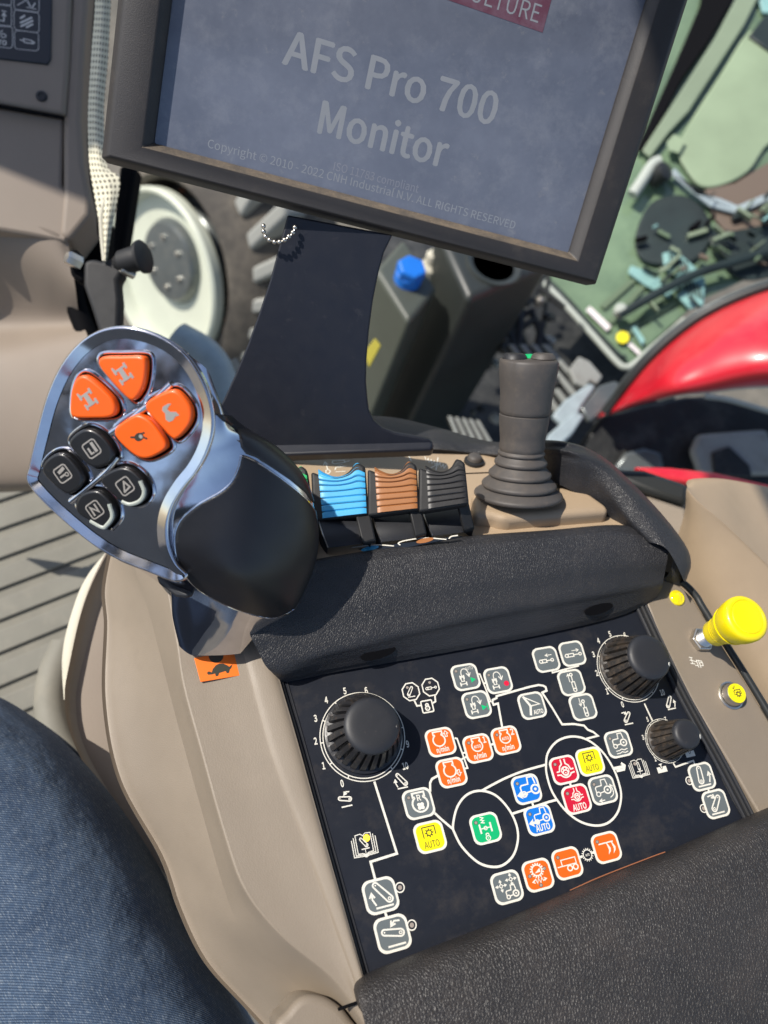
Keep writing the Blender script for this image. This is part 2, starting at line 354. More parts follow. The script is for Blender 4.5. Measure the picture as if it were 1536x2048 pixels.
class Ink:
    """flat shapes on layers; f maps (x, y, height) to a point"""
    eps = .0016
    def __init__(s, f): s.f = f; s.V = []; s.F = []; s.M = []; s.names = []
    def m(s, name):
        if name not in s.names: s.names.append(name)
        return s.names.index(name)
    def add(s, pts, faces, mt, h):
        s.c = getattr(s, 'c', 0) + 1; h = h + s.c * s.eps
        b = len(s.V); s.V += [s.f(x, y, h) for x, y in pts]; k = s.m(mt)
        for f in faces: s.F.append(tuple(b + i for i in f)); s.M.append(k)
    def poly(s, pts, mt, h):
        bm = bmesh.new(); vs = [bm.verts.new((x, y, 0)) for x, y in pts]; bm.faces.new(vs); bmesh.ops.triangulate(bm, faces=bm.faces)
        bm.verts.index_update(); s.add(pts, [tuple(v.index for v in f.verts) for f in bm.faces], mt, h); bm.free()
    def line(s, pts, wd, mt, h, closed=False):
        n = len(pts); P = [Vector((p[0], p[1])) for p in pts]; A = []; hw = wd / 2
        for i in range(n):
            a = P[i - 1] if (i or closed) else None; c = P[(i + 1) % n] if (i < n - 1 or closed) else None; p = P[i]
            d1 = (p - a).normalized() if a is not None and (p - a).length > 1e-9 else None; d2 = (c - p).normalized() if c is not None and (c - p).length > 1e-9 else None
            d1 = d1 or d2; d2 = d2 or d1
            if d1 is None: d1 = d2 = Vector((1, 0))
            n1 = Vector((-d1.y, d1.x)); n2 = Vector((-d2.y, d2.x)); mm = n1 + n2
            mm = mm.normalized() if mm.length > .2 else n1
            k = min(2.0, 1 / max(.3, mm.dot(n1)))
            if a is None: p = p - d1 * hw * .6
            if c is None: p = p + d1 * hw * .6
            A += [p + mm * hw * k, p - mm * hw * k]
        s.add([(q.x, q.y) for q in A], [(2 * i, 2 * i + 1, (2 * i + 3) % (2 * n), (2 * i + 2) % (2 * n)) for i in range(n if closed else n - 1)], mt, h)
    def circ(s, x, y, r, mt, h, wd=0, ry=None, n=20, a0=0, a1=360):
        full = a1 - a0 >= 360; m = n if full else n + 1
        pts = [(x + r * math.cos(math.radians(a0 + (a1 - a0) * i / n)), y + (ry or r) * math.sin(math.radians(a0 + (a1 - a0) * i / n))) for i in range(m)]
        if wd: s.line(pts, wd, mt, h, full)
        else: s.poly(pts, mt, h)
    def text(s, t, x, y, size, mt, h, bold=.02, sx=.8, rot=0):
        bold = min(bold, .012)
        V, Fc = text_polys(t, bold); c, q = math.cos(math.radians(rot)), math.sin(math.radians(rot))
        s.add([(x + (a * sx * c - b * q) * size, y + (a * sx * q + b * c) * size) for a, b in V], Fc, mt, h)
    def arrow(s, x0, y0, x1, y1, wd, mt, h, hd=.22):
        s.line([(x0, y0), (x1, y1)], wd, mt, h); s.head(x0, y0, x1, y1, wd, mt, h, hd)
    def head(s, x0, y0, x1, y1, wd, mt, h, hd=.22):
        d = Vector((x1 - x0, y1 - y0)).normalized(); n = Vector((-d.y, d.x)); p = Vector((x1, y1))
        a = p - d * hd + n * hd * .6; b = p - d * hd - n * hd * .6; s.line([tuple(a), (x1, y1), tuple(b)], wd, mt, h)
    def build(s, name, parent=None):
        me = bpy.data.meshes.new(name); me.from_pydata([tuple(Vector(v) * S) for v in s.V], [], s.F)
        for p, k in zip(me.polygons, s.M): p.material_index = k
        return link(name, me, s.names, parent, False)
def rrect(hw, hh, r, n=6, cx=0, cy=0):
    out = []
    for (sx, sy, a) in ((1, 1, 0), (-1, 1, 90), (-1, -1, 180), (1, -1, 270)):
        for i in range(n + 1):
            t = math.radians(a + 90 * i / n); out.append((cx + sx * (hw - r) + r * math.cos(t), cy + sy * (hh - r) + r * math.sin(t)))
    return out
# icons in a unit square (-1..1)
def ic_arm(I, mt, up, h, flip=False, arrow=True, cx=0, cy=0, k=1.0, base=True, lean=None, wd=.1):
    f = -1 if flip else 1
    T = lambda x, y: (cx + f * x * k, cy + y * k)
    a0, a1 = (Vector(T(-.22, .62)), Vector(T(.42, -.28))) if up else (Vector(T(-.5, .16)), Vector(T(.42, -.05)))
    if lean: a0, a1 = Vector(T(*lean[0])), Vector(T(*lean[1]))
    d = (a1 - a0).normalized(); ang = math.degrees(math.atan2(d.y, d.x)); r0, r1 = .16 * k, .2 * k
    pts = [(a0.x + r0 * math.cos(math.radians(ang + 90 + i * 22.5)), a0.y + r0 * math.sin(math.radians(ang + 90 + i * 22.5))) for i in range(9)]
    pts += [(a1.x + r1 * math.cos(math.radians(ang - 90 + i * 22.5)), a1.y + r1 * math.sin(math.radians(ang - 90 + i * 22.5))) for i in range(9)]
    I.line(pts, wd * k, mt, h, True); I.circ(a1.x, a1.y, .08 * k, mt, h, wd * .6 * k, n=12); I.circ(a0.x, a0.y, .05 * k, mt, h, n=8)
    if base: I.line([T(-.45, -.66), T(.55, -.66)], wd * k * 1.1, mt, h)
    if arrow:
        if up: P = [T(-.44, -.48), T(-.58, -.15), T(-.56, .22)]
        else: P = [T(.5, .62), T(.2, .66), T(-.04, .42)]
        I.line(P, wd * k, mt, h); I.head(*P[1], *P[2], wd * k, mt, h, .24 * k)
def ic_tractor(I, mt, h, cx=0, cy=0, k=1.0, wd=.09, nose=True):
    T = lambda x, y: (cx + x * k, cy + y * k)
    I.line([T(-.62, -.28), T(-.62, .1), T(-.52, .2), T(-.02, .22), T(.02, .68), T(.42, .68), T(.5, .2)], wd * k, mt, h)
    I.circ(*T(.42, -.22), .3 * k, mt, h, wd * 1.3 * k); I.circ(*T(.42, -.22), .1 * k, mt, h, n=10)
    I.circ(*T(-.48, -.42), .18 * k, mt, h, wd * k)
    I.line([T(-.3, -.36), T(.14, -.3)], wd * k, mt, h)
def ic_engine(I, mt, h, cx=0, cy=0, k=1.0, wd=.11):
    T = lambda x, y: (cx + x * k, cy + y * k)
    pts = [T(-.3, .42), T(-.38, .42), T(-.38, .68), T(.38, .68), T(.38, .42), T(.3, .42)]
    arc = [T(.5 * math.cos(math.radians(55 - i * 290 / 18)), -.05 + .5 * math.sin(math.radians(55 - i * 290 / 18))) for i in range(19)]
    I.line(pts + arc, wd * k, mt, h, True)
def ic_gear(I, mt, h, cx, cy, r, wd=.07, n=8, tooth=.12):
    I.circ(cx, cy, r, mt, h, wd, n=24)
    for i in range(n):
        a = 2 * math.pi * i / n; I.line([(cx + r * math.cos(a), cy + r * math.sin(a)), (cx + (r + tooth) * math.cos(a), cy + (r + tooth) * math.sin(a))], wd * 1.1, mt, h)
def ic_lock(I, mt, h, cx, cy, k, wd=.1):
    I.circ(cx, cy - .25 * k, .3 * k, mt, h, wd * k, n=14); I.circ(cx, cy + .18 * k, .2 * k, mt, h, wd * k, n=10, a0=-10, a1=190); I.circ(cx, cy - .25 * k, .08 * k, mt, h, n=8)
def ic_pto(I, mt, h):
    I.line([(-.42, -.02), (-.42, .66), (.42, .66), (.42, .12)], .06, mt, h); ic_gear(I, mt, h, 0, .26, .17, .06, 8, .1)
def ic_cyl(I, mt, h, x0, x1, y, vert=False, flip=1, wd=.08):
    T = (lambda a, b: (b, a)) if vert else (lambda a, b: (a, b))
    L = x1 - x0
    I.line([T(x0 + .12, y - .12), T(x0 + L * .55, y - .12), T(x0 + L * .55, y + .12), T(x0 + .12, y + .12)], wd, mt, h); 
    I.circ(*T(x0 + .08, y), .13, mt, h, wd, n=10); I.line([T(x0 + L * .55, y), T(x1 - .1, y)], wd, mt, h); I.circ(*T(x1, y), .11, mt, h, wd, n=10)
def ic_diff(I, mt, h, cx=0, cy=0, k=1.0):
    T = lambda x, y: (cx + x * k, cy + y * k); w = .1 * k
    I.circ(*T(0, -.05), .42 * k, mt, h, w, n=22, a0=-150, a1=-30); I.line([T(-.36, -.25), T(-.62, -.22)], w, mt, h); I.line([T(.36, -.25), T(.62, -.22)], w, mt, h)
    I.line([T(-.6, -.02), T(-.42, 0), T(-.32, .3), T(-.14, .45), T(-.14, .75)], w, mt, h); I.line([T(.6, .02), T(.42, 0), T(.32, .3), T(.14, .45), T(.14, .75)], w, mt, h)
    ic_lock(I, mt, h, *T(0, 0), .62 * k, .16)
    I.circ(*T(0, -.02), .27 * k, mt, h, w * .7, n=16)
def ic_uturn(I, mt, h):
    for yy, s in ((.02, .14), (-.5, .22)):
        I.line([(-.28 - s, yy - .12), (-.28 - s, yy + .12)], .1, mt, h); I.line([(-.28 + s, yy - .12), (-.28 + s, yy + .12)], .1, mt, h); I.line([(-.28 - s, yy), (-.28 + s, yy)], .07, mt, h)
    I.line([(-.38, .1), (-.38, -.3), (-.18, -.3), (-.18, .1)], .07, mt, h, True)
    P = [(-.28, .15), (-.28, .38), (-.15, .6), (.08, .62), (.24, .42), (.26, .1)]
    Q = crom([Vector((a, b, 0)) for a, b in P], 16); I.line([(q.x, q.y) for q in Q], .07, mt, h); I.head(.25, .4, .26, .0, .07, mt, h, .26)
def ic_book(I, mt, h, cx=0, cy=0, k=1.0, vertarm=False):
    T = lambda x, y: (cx + x * k, cy + y * k)
    for q, d in enumerate((0, .17, .34)):
        I.line([T(-.62 - d, .72 - d * .9), T(-.62 - d, -.62 - d * .55), T(-.2, -.66 - d * .55), T(0, -.78 - d * .45), T(.2, -.66 - d * .55), T(.62 + d, -.62 - d * .55), T(.62 + d, .72 - d * .9)], .07 * k, mt, h)
    I.line([T(-.62, .72), T(-.2, .76), T(0, .6), T(.2, .76), T(.62, .72)], .07 * k, mt, h)
    ic_arm(I, mt, True, h, cx=cx, cy=cy + .05 * k, k=.6 * k, lean=(((.1, .6), (.1, -.3)) if vertarm else ((-.35, .55), (.25, -.28))), arrow=False, wd=.12)
    I.line([T(0, -.35), T(0, -.78)], .05 * k, mt, h)
OUT = []
# ================================================================== CONTROL PANEL
panel = thing('membrane_keypad', 'dark navy armrest control panel covered with coloured membrane buttons and white markings', 'control panel')
POUT = [(540, 1250), (563, 1353), (600, 1480), (655, 1680), (727, 1936), (760, 2000), (1000, 1930), (1250, 1830), (1500, 1700), (1487, 1640), (1430, 1530), (1348, 1380), (1275, 1222), (1262, 1175)]
pxprism('panel_plate', POUT, DECKTOP, 3, 'panel_film', panel, bevel=.5)
PX = lambda x, y: tuple(hz(x, y)[:2])
pf = lambda x, y, h: Vector((x, y, h))
I = Ink(pf); WD = 1.15; HH = .06
def pl(px, wd=WD, closed=False, mt='ink_white', sm=0, h=HH):
    P = [Vector((*PX(x, y), 0)) for x, y in px]
    if sm: P = crom(P, sm, closed)
    I.line([(p.x, p.y) for p in P], wd, mt, h, closed)
pl([(748.9, 1564.4), (793.8, 1707), (741, 1723.6), (749.9, 1757)]); pl([(769.4, 1822), (773.3, 1834)])
pl([(876, 1551), (864, 1558), (860, 1566), (860.3, 1582)]); pl([(867, 1624), (882, 1638), (906.4, 1658.8)])
pl([(905.9, 1650.7), (914, 1615), (933, 1590), (960, 1581.5), (990, 1590), (1015, 1615), (1031, 1645), (1036, 1675), (1028, 1708), (1008, 1729), (983.7, 1733.7), (955, 1724), (925, 1695), (910, 1668)], closed=True, sm=80)
pl([(1092, 1530), (1096, 1505), (1115, 1482), (1144.2, 1473), (1175, 1480), (1205, 1504), (1228, 1540), (1240, 1575), (1241.8, 1598.3), (1235, 1625), (1217, 1645), (1191.4, 1651.2), (1160, 1643), (1130, 1620), (1105, 1585), (1094, 1552)], closed=True, sm=90)
pl([(965, 1580.5), (985.3, 1569.3), (1014.6, 1554.6), (1050, 1541), (1092, 1529.2)], sm=20)
pl([(1026, 1627), (1060, 1616), (1100, 1603), (1112, 1600)])
for a, b in (((1064, 1604), (1067, 1614)), ((1139, 1562), (1142, 1574)), ((1131, 1338), (1132.5, 1345)), ((1153, 1386), (1154.5, 1392)), ((1415.5, 1575), (1418, 1584)), ((982, 1489.5), (988, 1487.5)), ((1157, 1715.5), (1164, 1713)), ((1184, 1706), (1191, 1703.5))): pl([a, b])
pl([(1173.7, 1477.3), (1195.7, 1471.6), (1186.7, 1464.3), (1175.3, 1459.4), (1168, 1451.2), (1147.7, 1448), (1124.1, 1448.8), (1103.7, 1414.6), (1084.2, 1385.3), (1093.1, 1381.3), (1091, 1374), (1085.8, 1371.3), (1077, 1370), (1060, 1373.5), (1024.1, 1383.5), (992.9, 1392.3), (993, 1396), (985.1, 1400), (985, 1405), (987, 1409.5), (995.8, 1407), (1004.6, 1456)])
pl([(953, 1347), (959.7, 1348.4), (981.2, 1403), (977, 1404)], .8); pl([(967, 1367), (974, 1365)], .8)
pl([(827.9, 1400), (833.7, 1411.8), (842, 1410.9)], .9); pl([(869.8, 1392.3), (870.8, 1403), (864, 1407)], .9)
pl([(909.9, 1476.3), (914, 1477.3), (935, 1536), (930, 1537)], .9); pl([(924, 1518), (934, 1513)], .9); pl([(924, 1507), (930, 1505)], .9)
pl([(1103.2, 1339), (1104.8, 1345.4), (1156.6, 1331.6), (1155.5, 1327)], .9)
pl([(1289, 1408), (1304.3, 1441)], .9); pl([(1347, 1527.3), (1350.9, 1534), (1386.4, 1521.3), (1389.8, 1529)], .9)
pl([(1229, 1537), (1247, 1533)], 1.6); pl([(1234, 1542), (1248, 1539), (1249, 1531), (1243, 1527)], 1.3)
for x, y, r in ((799.7, 1775, 2.1), (823.5, 1850.2, 2.1), (1378, 1561.6, 2.0), (1407, 1617, 2.0)):
    u, v = PX(x, y); I.circ(u, v, r, 'ink_white', .09, .55); I.circ(u, v, r - .25, 'panel_film', .08); I.circ(u, v, 1.05, 'led_dot', .1)
# rings round the knobs with tick marks and numbers
for (cx, cy, r, a0, a1) in ((-39.2, -123.3, 22.1, 0, 360), (123.3, -114.0, 19.5, 0, 360), (130.45, -156.8, 12.0, 0, 360)):
    k = r / 22.1 if r > 15 else .62
    I.circ(cx, cy, r, 'ink_white', HH, .5 * k, n=72); I.circ(cx, cy, r - 1.5 * k, 'ink_white', HH, .5 * k, n=72)
    for q in range(11):
        a = math.radians(238 - q * 29.6); I.line([(cx + (r - 1.5 * k) * math.cos(a), cy + (r - 1.5 * k) * math.sin(a)), (cx + r * math.cos(a), cy + r * math.sin(a))], .6 * k, 'ink_white', HH)
for t, x, y, s in (('0', 684, 1567, 4.6), ('1', 646.8, 1531.5, 4.6), ('2', 631, 1482.3, 4.6), ('3', 631, 1436.8, 4.6), ('4', 652.3, 1400.3, 4.6), ('5', 689.5, 1382, 4.6), ('6', 732.1, 1381, 4.6), ('9', 815, 1488, 4.6), ('10', 810, 1532, 4.6),
                   ('5', 1219.3, 1268, 4.4), ('6', 1249.4, 1270.6, 4.4), ('4', 1196.5, 1281.6, 4.4), ('3', 1186.7, 1308.8, 4.4), ('2', 1193.2, 1346.3, 4.4), ('1', 1213.6, 1382.9, 4.4), ('0', 1244.5, 1408.9, 4.4), ('10', 1324, 1385, 4.4),
                   ('5', 1294.5, 1438.7, 3.4), ('7', 1330.6, 1438.4, 3.4), ('3', 1285.7, 1474.8, 3.4), ('1', 1309.7, 1518, 3.4)):
    u, v = PX(x, y); I.text(t, u, v - s * .35, s, 'ink_white', HH, .03, .68)
def at_icon(x, y, half, fn):
    """draw an icon in a square of half-width half (mm) centred at the pixel"""
    u, v = PX(x, y); J = Ink(lambda a, b, h: Vector((u + a * half, v + b * half, h))); J.c = getattr(I, 'c', 0); fn(J); I.c = J.c
    for f_, mk in zip(J.F, J.M): pass
    b = len(I.V); I.V += J.V
    for f_, mk in zip(J.F, J.M): I.F.append(tuple(b + q for q in f_)); I.M.append(I.m(J.names[mk]))
at_icon(690.3, 1598.6, 5, lambda J: ic_arm(J, 'ink_white', False, HH, wd=.12))
at_icon(801.6, 1562.5, 5, lambda J: ic_arm(J, 'ink_white', True, HH, wd=.12))
at_icon(1254.3, 1436, 5, lambda J: ic_arm(J, 'ink_white', False, HH, True, wd=.12, lean=((-.35, .45), (.3, -.25))))
at_icon(1340, 1406.2, 5, lambda J: ic_arm(J, 'ink_white', True, HH, True, wd=.12))
def depthmark(J):
    J.poly([(-1, .3), (-.3, .3), (-.2, 0), (0, -.2), (.2, 0), (.3, .3), (1, .3), (1, -.7), (-1, -.7)], 'ink_white', HH); J.line([(-.3, .75), (.3, .75)], .18, 'ink_white', HH); J.line([(0, .75), (0, .05)], .2, 'ink_white', HH)
at_icon(1323, 1537, 3.0, depthmark); at_icon(1379, 1506, 3.0, depthmark)
def octo(J, cyl):
    J.line([(math.cos(math.radians(22.5 + 45 * i)), math.sin(math.radians(22.5 + 45 * i))) for i in range(8)], .14, 'ink_white', HH, True)
    if cyl: ic_cyl(J, 'ink_white', HH, -.55, .55, -.1, wd=.09); J.circ(0, .5, .15, 'led_dot', .08)
    else: ic_arm(J, 'ink_white', True, HH, k=.75, arrow=False, wd=.13, flip=True, cy=-.05); J.circ(-.3, .5, .15, 'led_dot', .08)
at_icon(821.6, 1383.5, 4.9, lambda J: octo(J, False)); at_icon(861, 1374.3, 4.9, lambda J: octo(J, True))
def lockbox(J): J.line(rrect(.9, .9, .2), .22, 'ink_white', HH, True); ic_lock(J, 'ink_white', HH, 0, 0, 1.1, .2)
at_icon(854.2, 1413, 3.4, lockbox)
def leftbook(J): ic_book(J, 'ink_white', HH)
at_icon(728.4, 1688, 6.2, leftbook); at_icon(1276.4, 1535.5, 5.6, lambda J: (ic_book(J, 'ink_white', HH, vertarm=True), J.circ(-.25, .42, .17, 'led_dot', .08)))
def gearauto(J): J.circ(0, 0, .8, 'ink_white', HH, .16, n=28); [J.line([(.82 * math.cos(a), .82 * math.sin(a)), (1.06 * math.cos(a), 1.06 * math.sin(a))], .15, 'ink_white', HH) for a in [2 * math.pi * i / 16 for i in range(16)]]; J.text('AUTO', 0, -.2, .5, 'ink_white', HH, .03, .62)
at_icon(1174.3, 1709.5, 2.9, gearauto)
mk = I.build('printed_markings', panel); mk['label'] = 'white printed scales, symbols and connecting lines'
u, v = PX(733, 1676)
lamp = lathe('indicator_lamp', [(0.1, .35), (1.4, .35), (1.6, .1), (1.6, 0)], frame((u, v, .1), (0, 0, 1)), 'amber_lamp', panel, n=20); lamp['label'] = 'glowing amber indicator lamp on the book symbol'
# membrane buttons
BR = 15.0
def button(x, y, colour, label, fn, leds=((-.56, .5),), size=BR, rot=0):
    u, v = PX(x, y); kx = size / 15.0; hw, hh, sh = 7.72 * kx, 7.12 * kx, (-.9 + (u + 45) / 190 * 1.5) / 14.5 * 7.1
    J = Ink(lambda a, b, z: Vector((u + a * hw + b * sh, v + b * hh + a * .0, z)))
    n1 = rrect(1, 1, .5, 8); J.poly(n1, 'ink_white', .30); m = len(n1); b = len(J.V); J.V += [J.f(a, bb, .02) for a, bb in n1] + [J.f(a, bb, .30) for a, bb in n1]
    for i in range(m): J.F.append((b + i, b + (i + 1) % m, b + m + (i + 1) % m, b + m + i)); J.M.append(J.m('ink_white'))
    J.poly(rrect(.855, .845, .42, 8), colour, .35)
    fn(J)
    o = J.build('button', panel); o['label'] = label
    for (a, bb) in leds:
        K = Ink(J.f); K.circ(a, bb, .12, 'led_dot', .40, n=12); K.circ(a, bb, .12, 'ink_dark', .405, .03, n=12); K.build('led', o)
W = 'ink_white'; HI = .40; D = 'ink_dark'
button(761, 1791, 'button_grey', 'grey button with raising lift arm', lambda J: ic_arm(J, W, True, HI, cx=.05), (), 15.8)
button(785, 1867, 'button_grey', 'grey button with lowering lift arm', lambda J: ic_arm(J, W, False, HI, cx=.05), (), 15.8)
def rfan(J):
    ic_engine(J, W, HI, .1, 0, 1.05, .12); J.text('R', .08, .18, .55, W, HI, .01, .9)
    for a in range(4):
        t = math.radians(45 + 90 * a); J.circ(.1 + .15 * math.cos(t), -.2 + .15 * math.sin(t), .13, W, HI + .01 * a, n=12)
button(837, 1607, 'button_grey', 'grey button with engine, letter R and fan', rfan)
def ptoauto(J): ic_pto(J, D, HI); J.text('AUTO', 0, -.68, .6, D, HI, .0, .68)
button(860, 1673.5, 'button_yellow', 'yellow AUTO button left of the white circle', ptoauto, ())
def axle(J):
    P = [(-.2, .78), (.0, .7), (-.2, .6), (.0, .52), (-.2, .42), (.0, .36)]; J.line(P, .08, W, HI)
    J.line([(-.38, -.25), (-.38, .3)], .12, W, HI); J.line([(.38, -.25), (.38, .3)], .12, W, HI); J.line([(-.38, .02), (.38, .02)], .07, W, HI); J.circ(0, .02, .11, W, HI + .01, .06, n=12)
    ic_lock(J, W, HI, 0, -.52, .5, .14)
button(971, 1656.7, 'button_green', 'green button with axle and padlock inside the white circle', axle)
def backarrow(J, au):
    k = .8 if au else 1; ic_tractor(J, W, HI, .2, .22 if au else .1, k, .1); y = -.12 if au else -.32
    J.poly([(-.82, y), (-.42, y + .3), (-.5, y + .09), (-.02, y + .09), (-.02, y - .09), (-.5, y - .09), (-.42, y - .3)], W, HI + .02)
    if au: J.text('AUTO', .1, -.74, .6, W, HI, .02, .68)
button(1052.8, 1578.3, 'button_blue', 'blue button with tractor and arrow', lambda J: backarrow(J, 0))
button(1078.3, 1639.6, 'button_blue', 'blue AUTO button with tractor and arrow', lambda J: backarrow(J, 1))
button(1127.9, 1539.8, 'button_red', 'red button with differential lock', lambda J: ic_diff(J, W, HI, .05, -.05, 1.05))
def redauto(J): ic_diff(J, W, HI, .08, .2, .75); J.text('AUTO', .05, -.76, .6, W, HI, .02, .68)
button(1152.8, 1598, 'button_red', 'red AUTO button with differential lock', redauto)
button(1180, 1523, 'button_yellow', 'yellow AUTO button inside the right white circle', ptoauto, ())
def reverser(J):
    ic_tractor(J, W, HI, -.02, .12, .85, .09); J.arrow(-.1, -.72, -.5, -.72, .07, W, HI, .2)
    Q = crom([Vector((.4, -.62, 0)), Vector((.68, -.45, 0)), Vector((.72, -.1, 0)), Vector((.62, .2, 0))], 10); J.line([(q.x, q.y) for q in Q], .07, W, HI); J.head(.7, 0, .62, .25, .07, W, HI, .2)
button(1205.5, 1579.6, 'button_grey', 'grey button with tractor between two arrows', reverser)
def susp(J):
    ic_tractor(J, W, HI, .08, .2, .8, .1)
    for dy in (0, -.2): J.line([(-.35, -.5 + dy), (-.1, -.5 + dy), (.1, -.42 + dy), (.3, -.52 + dy), (.55, -.46 + dy)], .07, W, HI)
button(1236.6, 1487.7, 'button_grey', 'grey button with tractor above wavy ground', susp)
def eng(J, mode):
    if mode in 'ud':
        ic_engine(J, W, HI, -.08, .18, .85, .12); y = .5 if mode == 'u' else -.12; s = 1 if mode == 'u' else -1
        J.line([(.5, y + .22 * s), (.66, y + .02 * s), (.57, y + .02 * s), (.57, y - .2 * s), (.43, y - .2 * s), (.43, y + .02 * s), (.34, y + .02 * s)], .06, W, HI, True)
    else:
        ic_engine(J, W, HI, -.02, .22, .78, .12); J.text('AUTO', -.02, .03, .3, W, HI + .01, .01, .7); J.text(mode, .6, .3, .62, W, HI, .02, .8)
    J.text('n/min', 0, -.7, .48, W, HI, .012, .72)
button(881, 1484.1, 'button_orange', 'orange n/min button with engine and up arrow', lambda J: eng(J, 'u'), ())
button(902.7, 1545, 'button_orange', 'orange n/min button with engine and down arrow', lambda J: eng(J, 'd'), ())
button(955.8, 1496.8, 'button_orange', 'orange n/min button with AUTO engine and figure 1', lambda J: eng(J, '1'))
button(1011.8, 1480.6, 'button_orange', 'orange n/min button with AUTO engine and figure 2', lambda J: eng(J, '2'))
def ut(J, mode):
    ic_uturn(J, W, HI)
    if mode == 'rec': J.circ(.55, -.35, .2, 'ink_red', HI)
    else: J.poly([(.32, -.5), (.32, -.08), (.7, -.29)], 'ink_green', HI)
    if mode == 'auto': J.text('AUTO', .42, .5, .34, W, HI, .0, .68)
    if mode == 'step': J.line([(.76, -.5), (.76, -.08)], .06, 'ink_green', HI)
button(931, 1354.2, 'button_grey', 'grey AUTO button with turning tractor and green triangle', lambda J: ut(J, 'auto'), ((-.6, .55),))
button(995.8, 1360.5, 'button_grey', 'grey button with turning tractor and red dot', lambda J: ut(J, 'rec'), ((-.6, .5),))
button(953, 1409.3, 'button_grey', 'grey button with turning tractor, green triangle and bar', lambda J: ut(J, 'step'), ((-.6, .5),))
def steer(J):
    J.line([(-.5, .74), (-.14, -.02), (-.3, -.66)], .17, W, HI); J.line([(-.5, .74), (.58, .02), (-.14, -.02)], .1, W, HI); J.text('AUTO', .34, -.68, .44, W, HI, .02, .68)
button(1063.9, 1411.2, 'button_grey', 'grey AUTO button with steering arrow', steer, ())
button(1092, 1318.9, 'button_grey', 'grey button with lying cylinder and left arrow', lambda J: (ic_cyl(J, W, HI, -.55, .45, -.12), J.arrow(.5, .3, .0, .3, .06, W, HI, .18)), ())
button(1144.4, 1307.2, 'button_grey', 'grey button with lying cylinder and right arrow', lambda J: (ic_cyl(J, W, HI, -.6, .6, -.12), J.arrow(.0, .22, .55, .22, .06, W, HI, .18)), ())
button(1142.4, 1365, 'button_grey', 'grey button with standing cylinder and up arrow', lambda J: (ic_cyl(J, W, HI, -.7, .6, .12, True), J.arrow(-.12, .05, -.12, .68, .06, W, HI, .18)), ())
button(1165.6, 1414.1, 'button_grey', 'grey button with standing cylinder and down arrow', lambda J: (ic_cyl(J, W, HI, -.7, .42, .12, True), J.arrow(-.14, .7, -.14, .1, .06, W, HI, .18)), ())
button(1403.3, 1553.2, 'button_grey', 'grey button with raising lift arm at the right edge', lambda J: ic_arm(J, W, True, HI, True, cx=.05, lean=((.12, .62), (.22, -.3))), ())
button(1431.3, 1607.7, 'button_grey', 'grey button with lowering lift arm at the right edge', lambda J: ic_arm(J, W, False, HI, True, lean=((-.3, .4), (.25, -.3))), ())
def multi(J):
    ic_tractor(J, W, HI, .22, -.35, .62, .12)
    for cx, cy in ((-.38, .15), (.38, .42)):
        J.circ(cx, cy, .1, W, HI, .06, n=12)
        for dx, dy in ((1, 0), (-1, 0), (0, 1), (0, -1)): J.arrow(cx + dx * .16, cy + dy * .16, cx + dx * .36, cy + dy * .36, .06, W, HI, .12)
button(1013.7, 1774.3, 'button_grey', 'grey button with tractor and two arrow crosses', multi, ())
def gearramp(J):
    ic_gear(J, W, HI, 0, .3, .34, .08, 16, .12); J.poly([(-.2, .14), (.22, .16), (.22, .42)], W, HI)
    J.line([(-.42, -.36), (-.25, -.22), (-.18, -.5), (-.05, -.2), (.05, -.5), (.18, -.2), (.26, -.42), (.42, -.32)], .06, W, HI)
    J.head(0, -.36, -.5, -.36, .06, W, HI, .16); J.head(0, -.34, .5, -.34, .06, W, HI, .16)
button(1075.6, 1749.9, 'button_orange', 'orange button with gear wheel and zigzag arrow', gearramp, ((-.58, .05), (.55, .3), (0, -.66)))
def trailer(J):
    J.line([(-.75, -.12), (.62, -.12)], .07, W, HI); J.line([(-.42, -.12), (-.42, .28), (.62, .28), (.62, -.12)], .07, W, HI)
    J.circ(.08, -.34, .17, W, HI, .09, n=14); J.circ(.5, -.34, .17, W, HI, .09, n=14)
button(1134.4, 1726.4, 'button_orange', 'orange button with two-wheeled trailer', trailer)
def plough(J):
    J.line([(-.5, .3), (.55, .3)], .09, W, HI)
    for x in (.1, .48): J.poly([(x, .3), (x + .18, -.1), (x + .12, -.3), (x - .1, -.5), (x + .02, -.2), (x - .06, .3)], W, HI + .01)
button(1212.5, 1694.6, 'button_orange', 'orange button with plough shares', plough)

# rubber edge strips round the panel
edge = thing('panel_edging', 'narrow black rubber edging between button panel and brown housing', 'edging')
tube('left_strip', [hz(x, y, .6) for x, y in ((538, 1262), (559, 1353), (596, 1480), (651, 1680), (723, 1938), (745, 2010))], 1.3, 'black_dull', edge, n=8)
tube('left_strip', [hz(x, y, .3) for x, y in ((550, 1262), (571, 1353), (607, 1480), (662, 1680), (734, 1938), (756, 2010))], .5, 'black_plastic', edge, n=6)
for dx, rr, mm, zz in ((4, 1.2, 'black_plastic', .8), (14, 1.5, 'black_dull', 1.0), (23, 1.2, 'black_plastic', .6)):
    tube('right_strip', [hz(x + dx, y, zz) for x, y in ((1258, 1190), (1273, 1222), (1348, 1380), (1430, 1530), (1487, 1640), (1520, 1710))], rr, mm, edge, n=8)

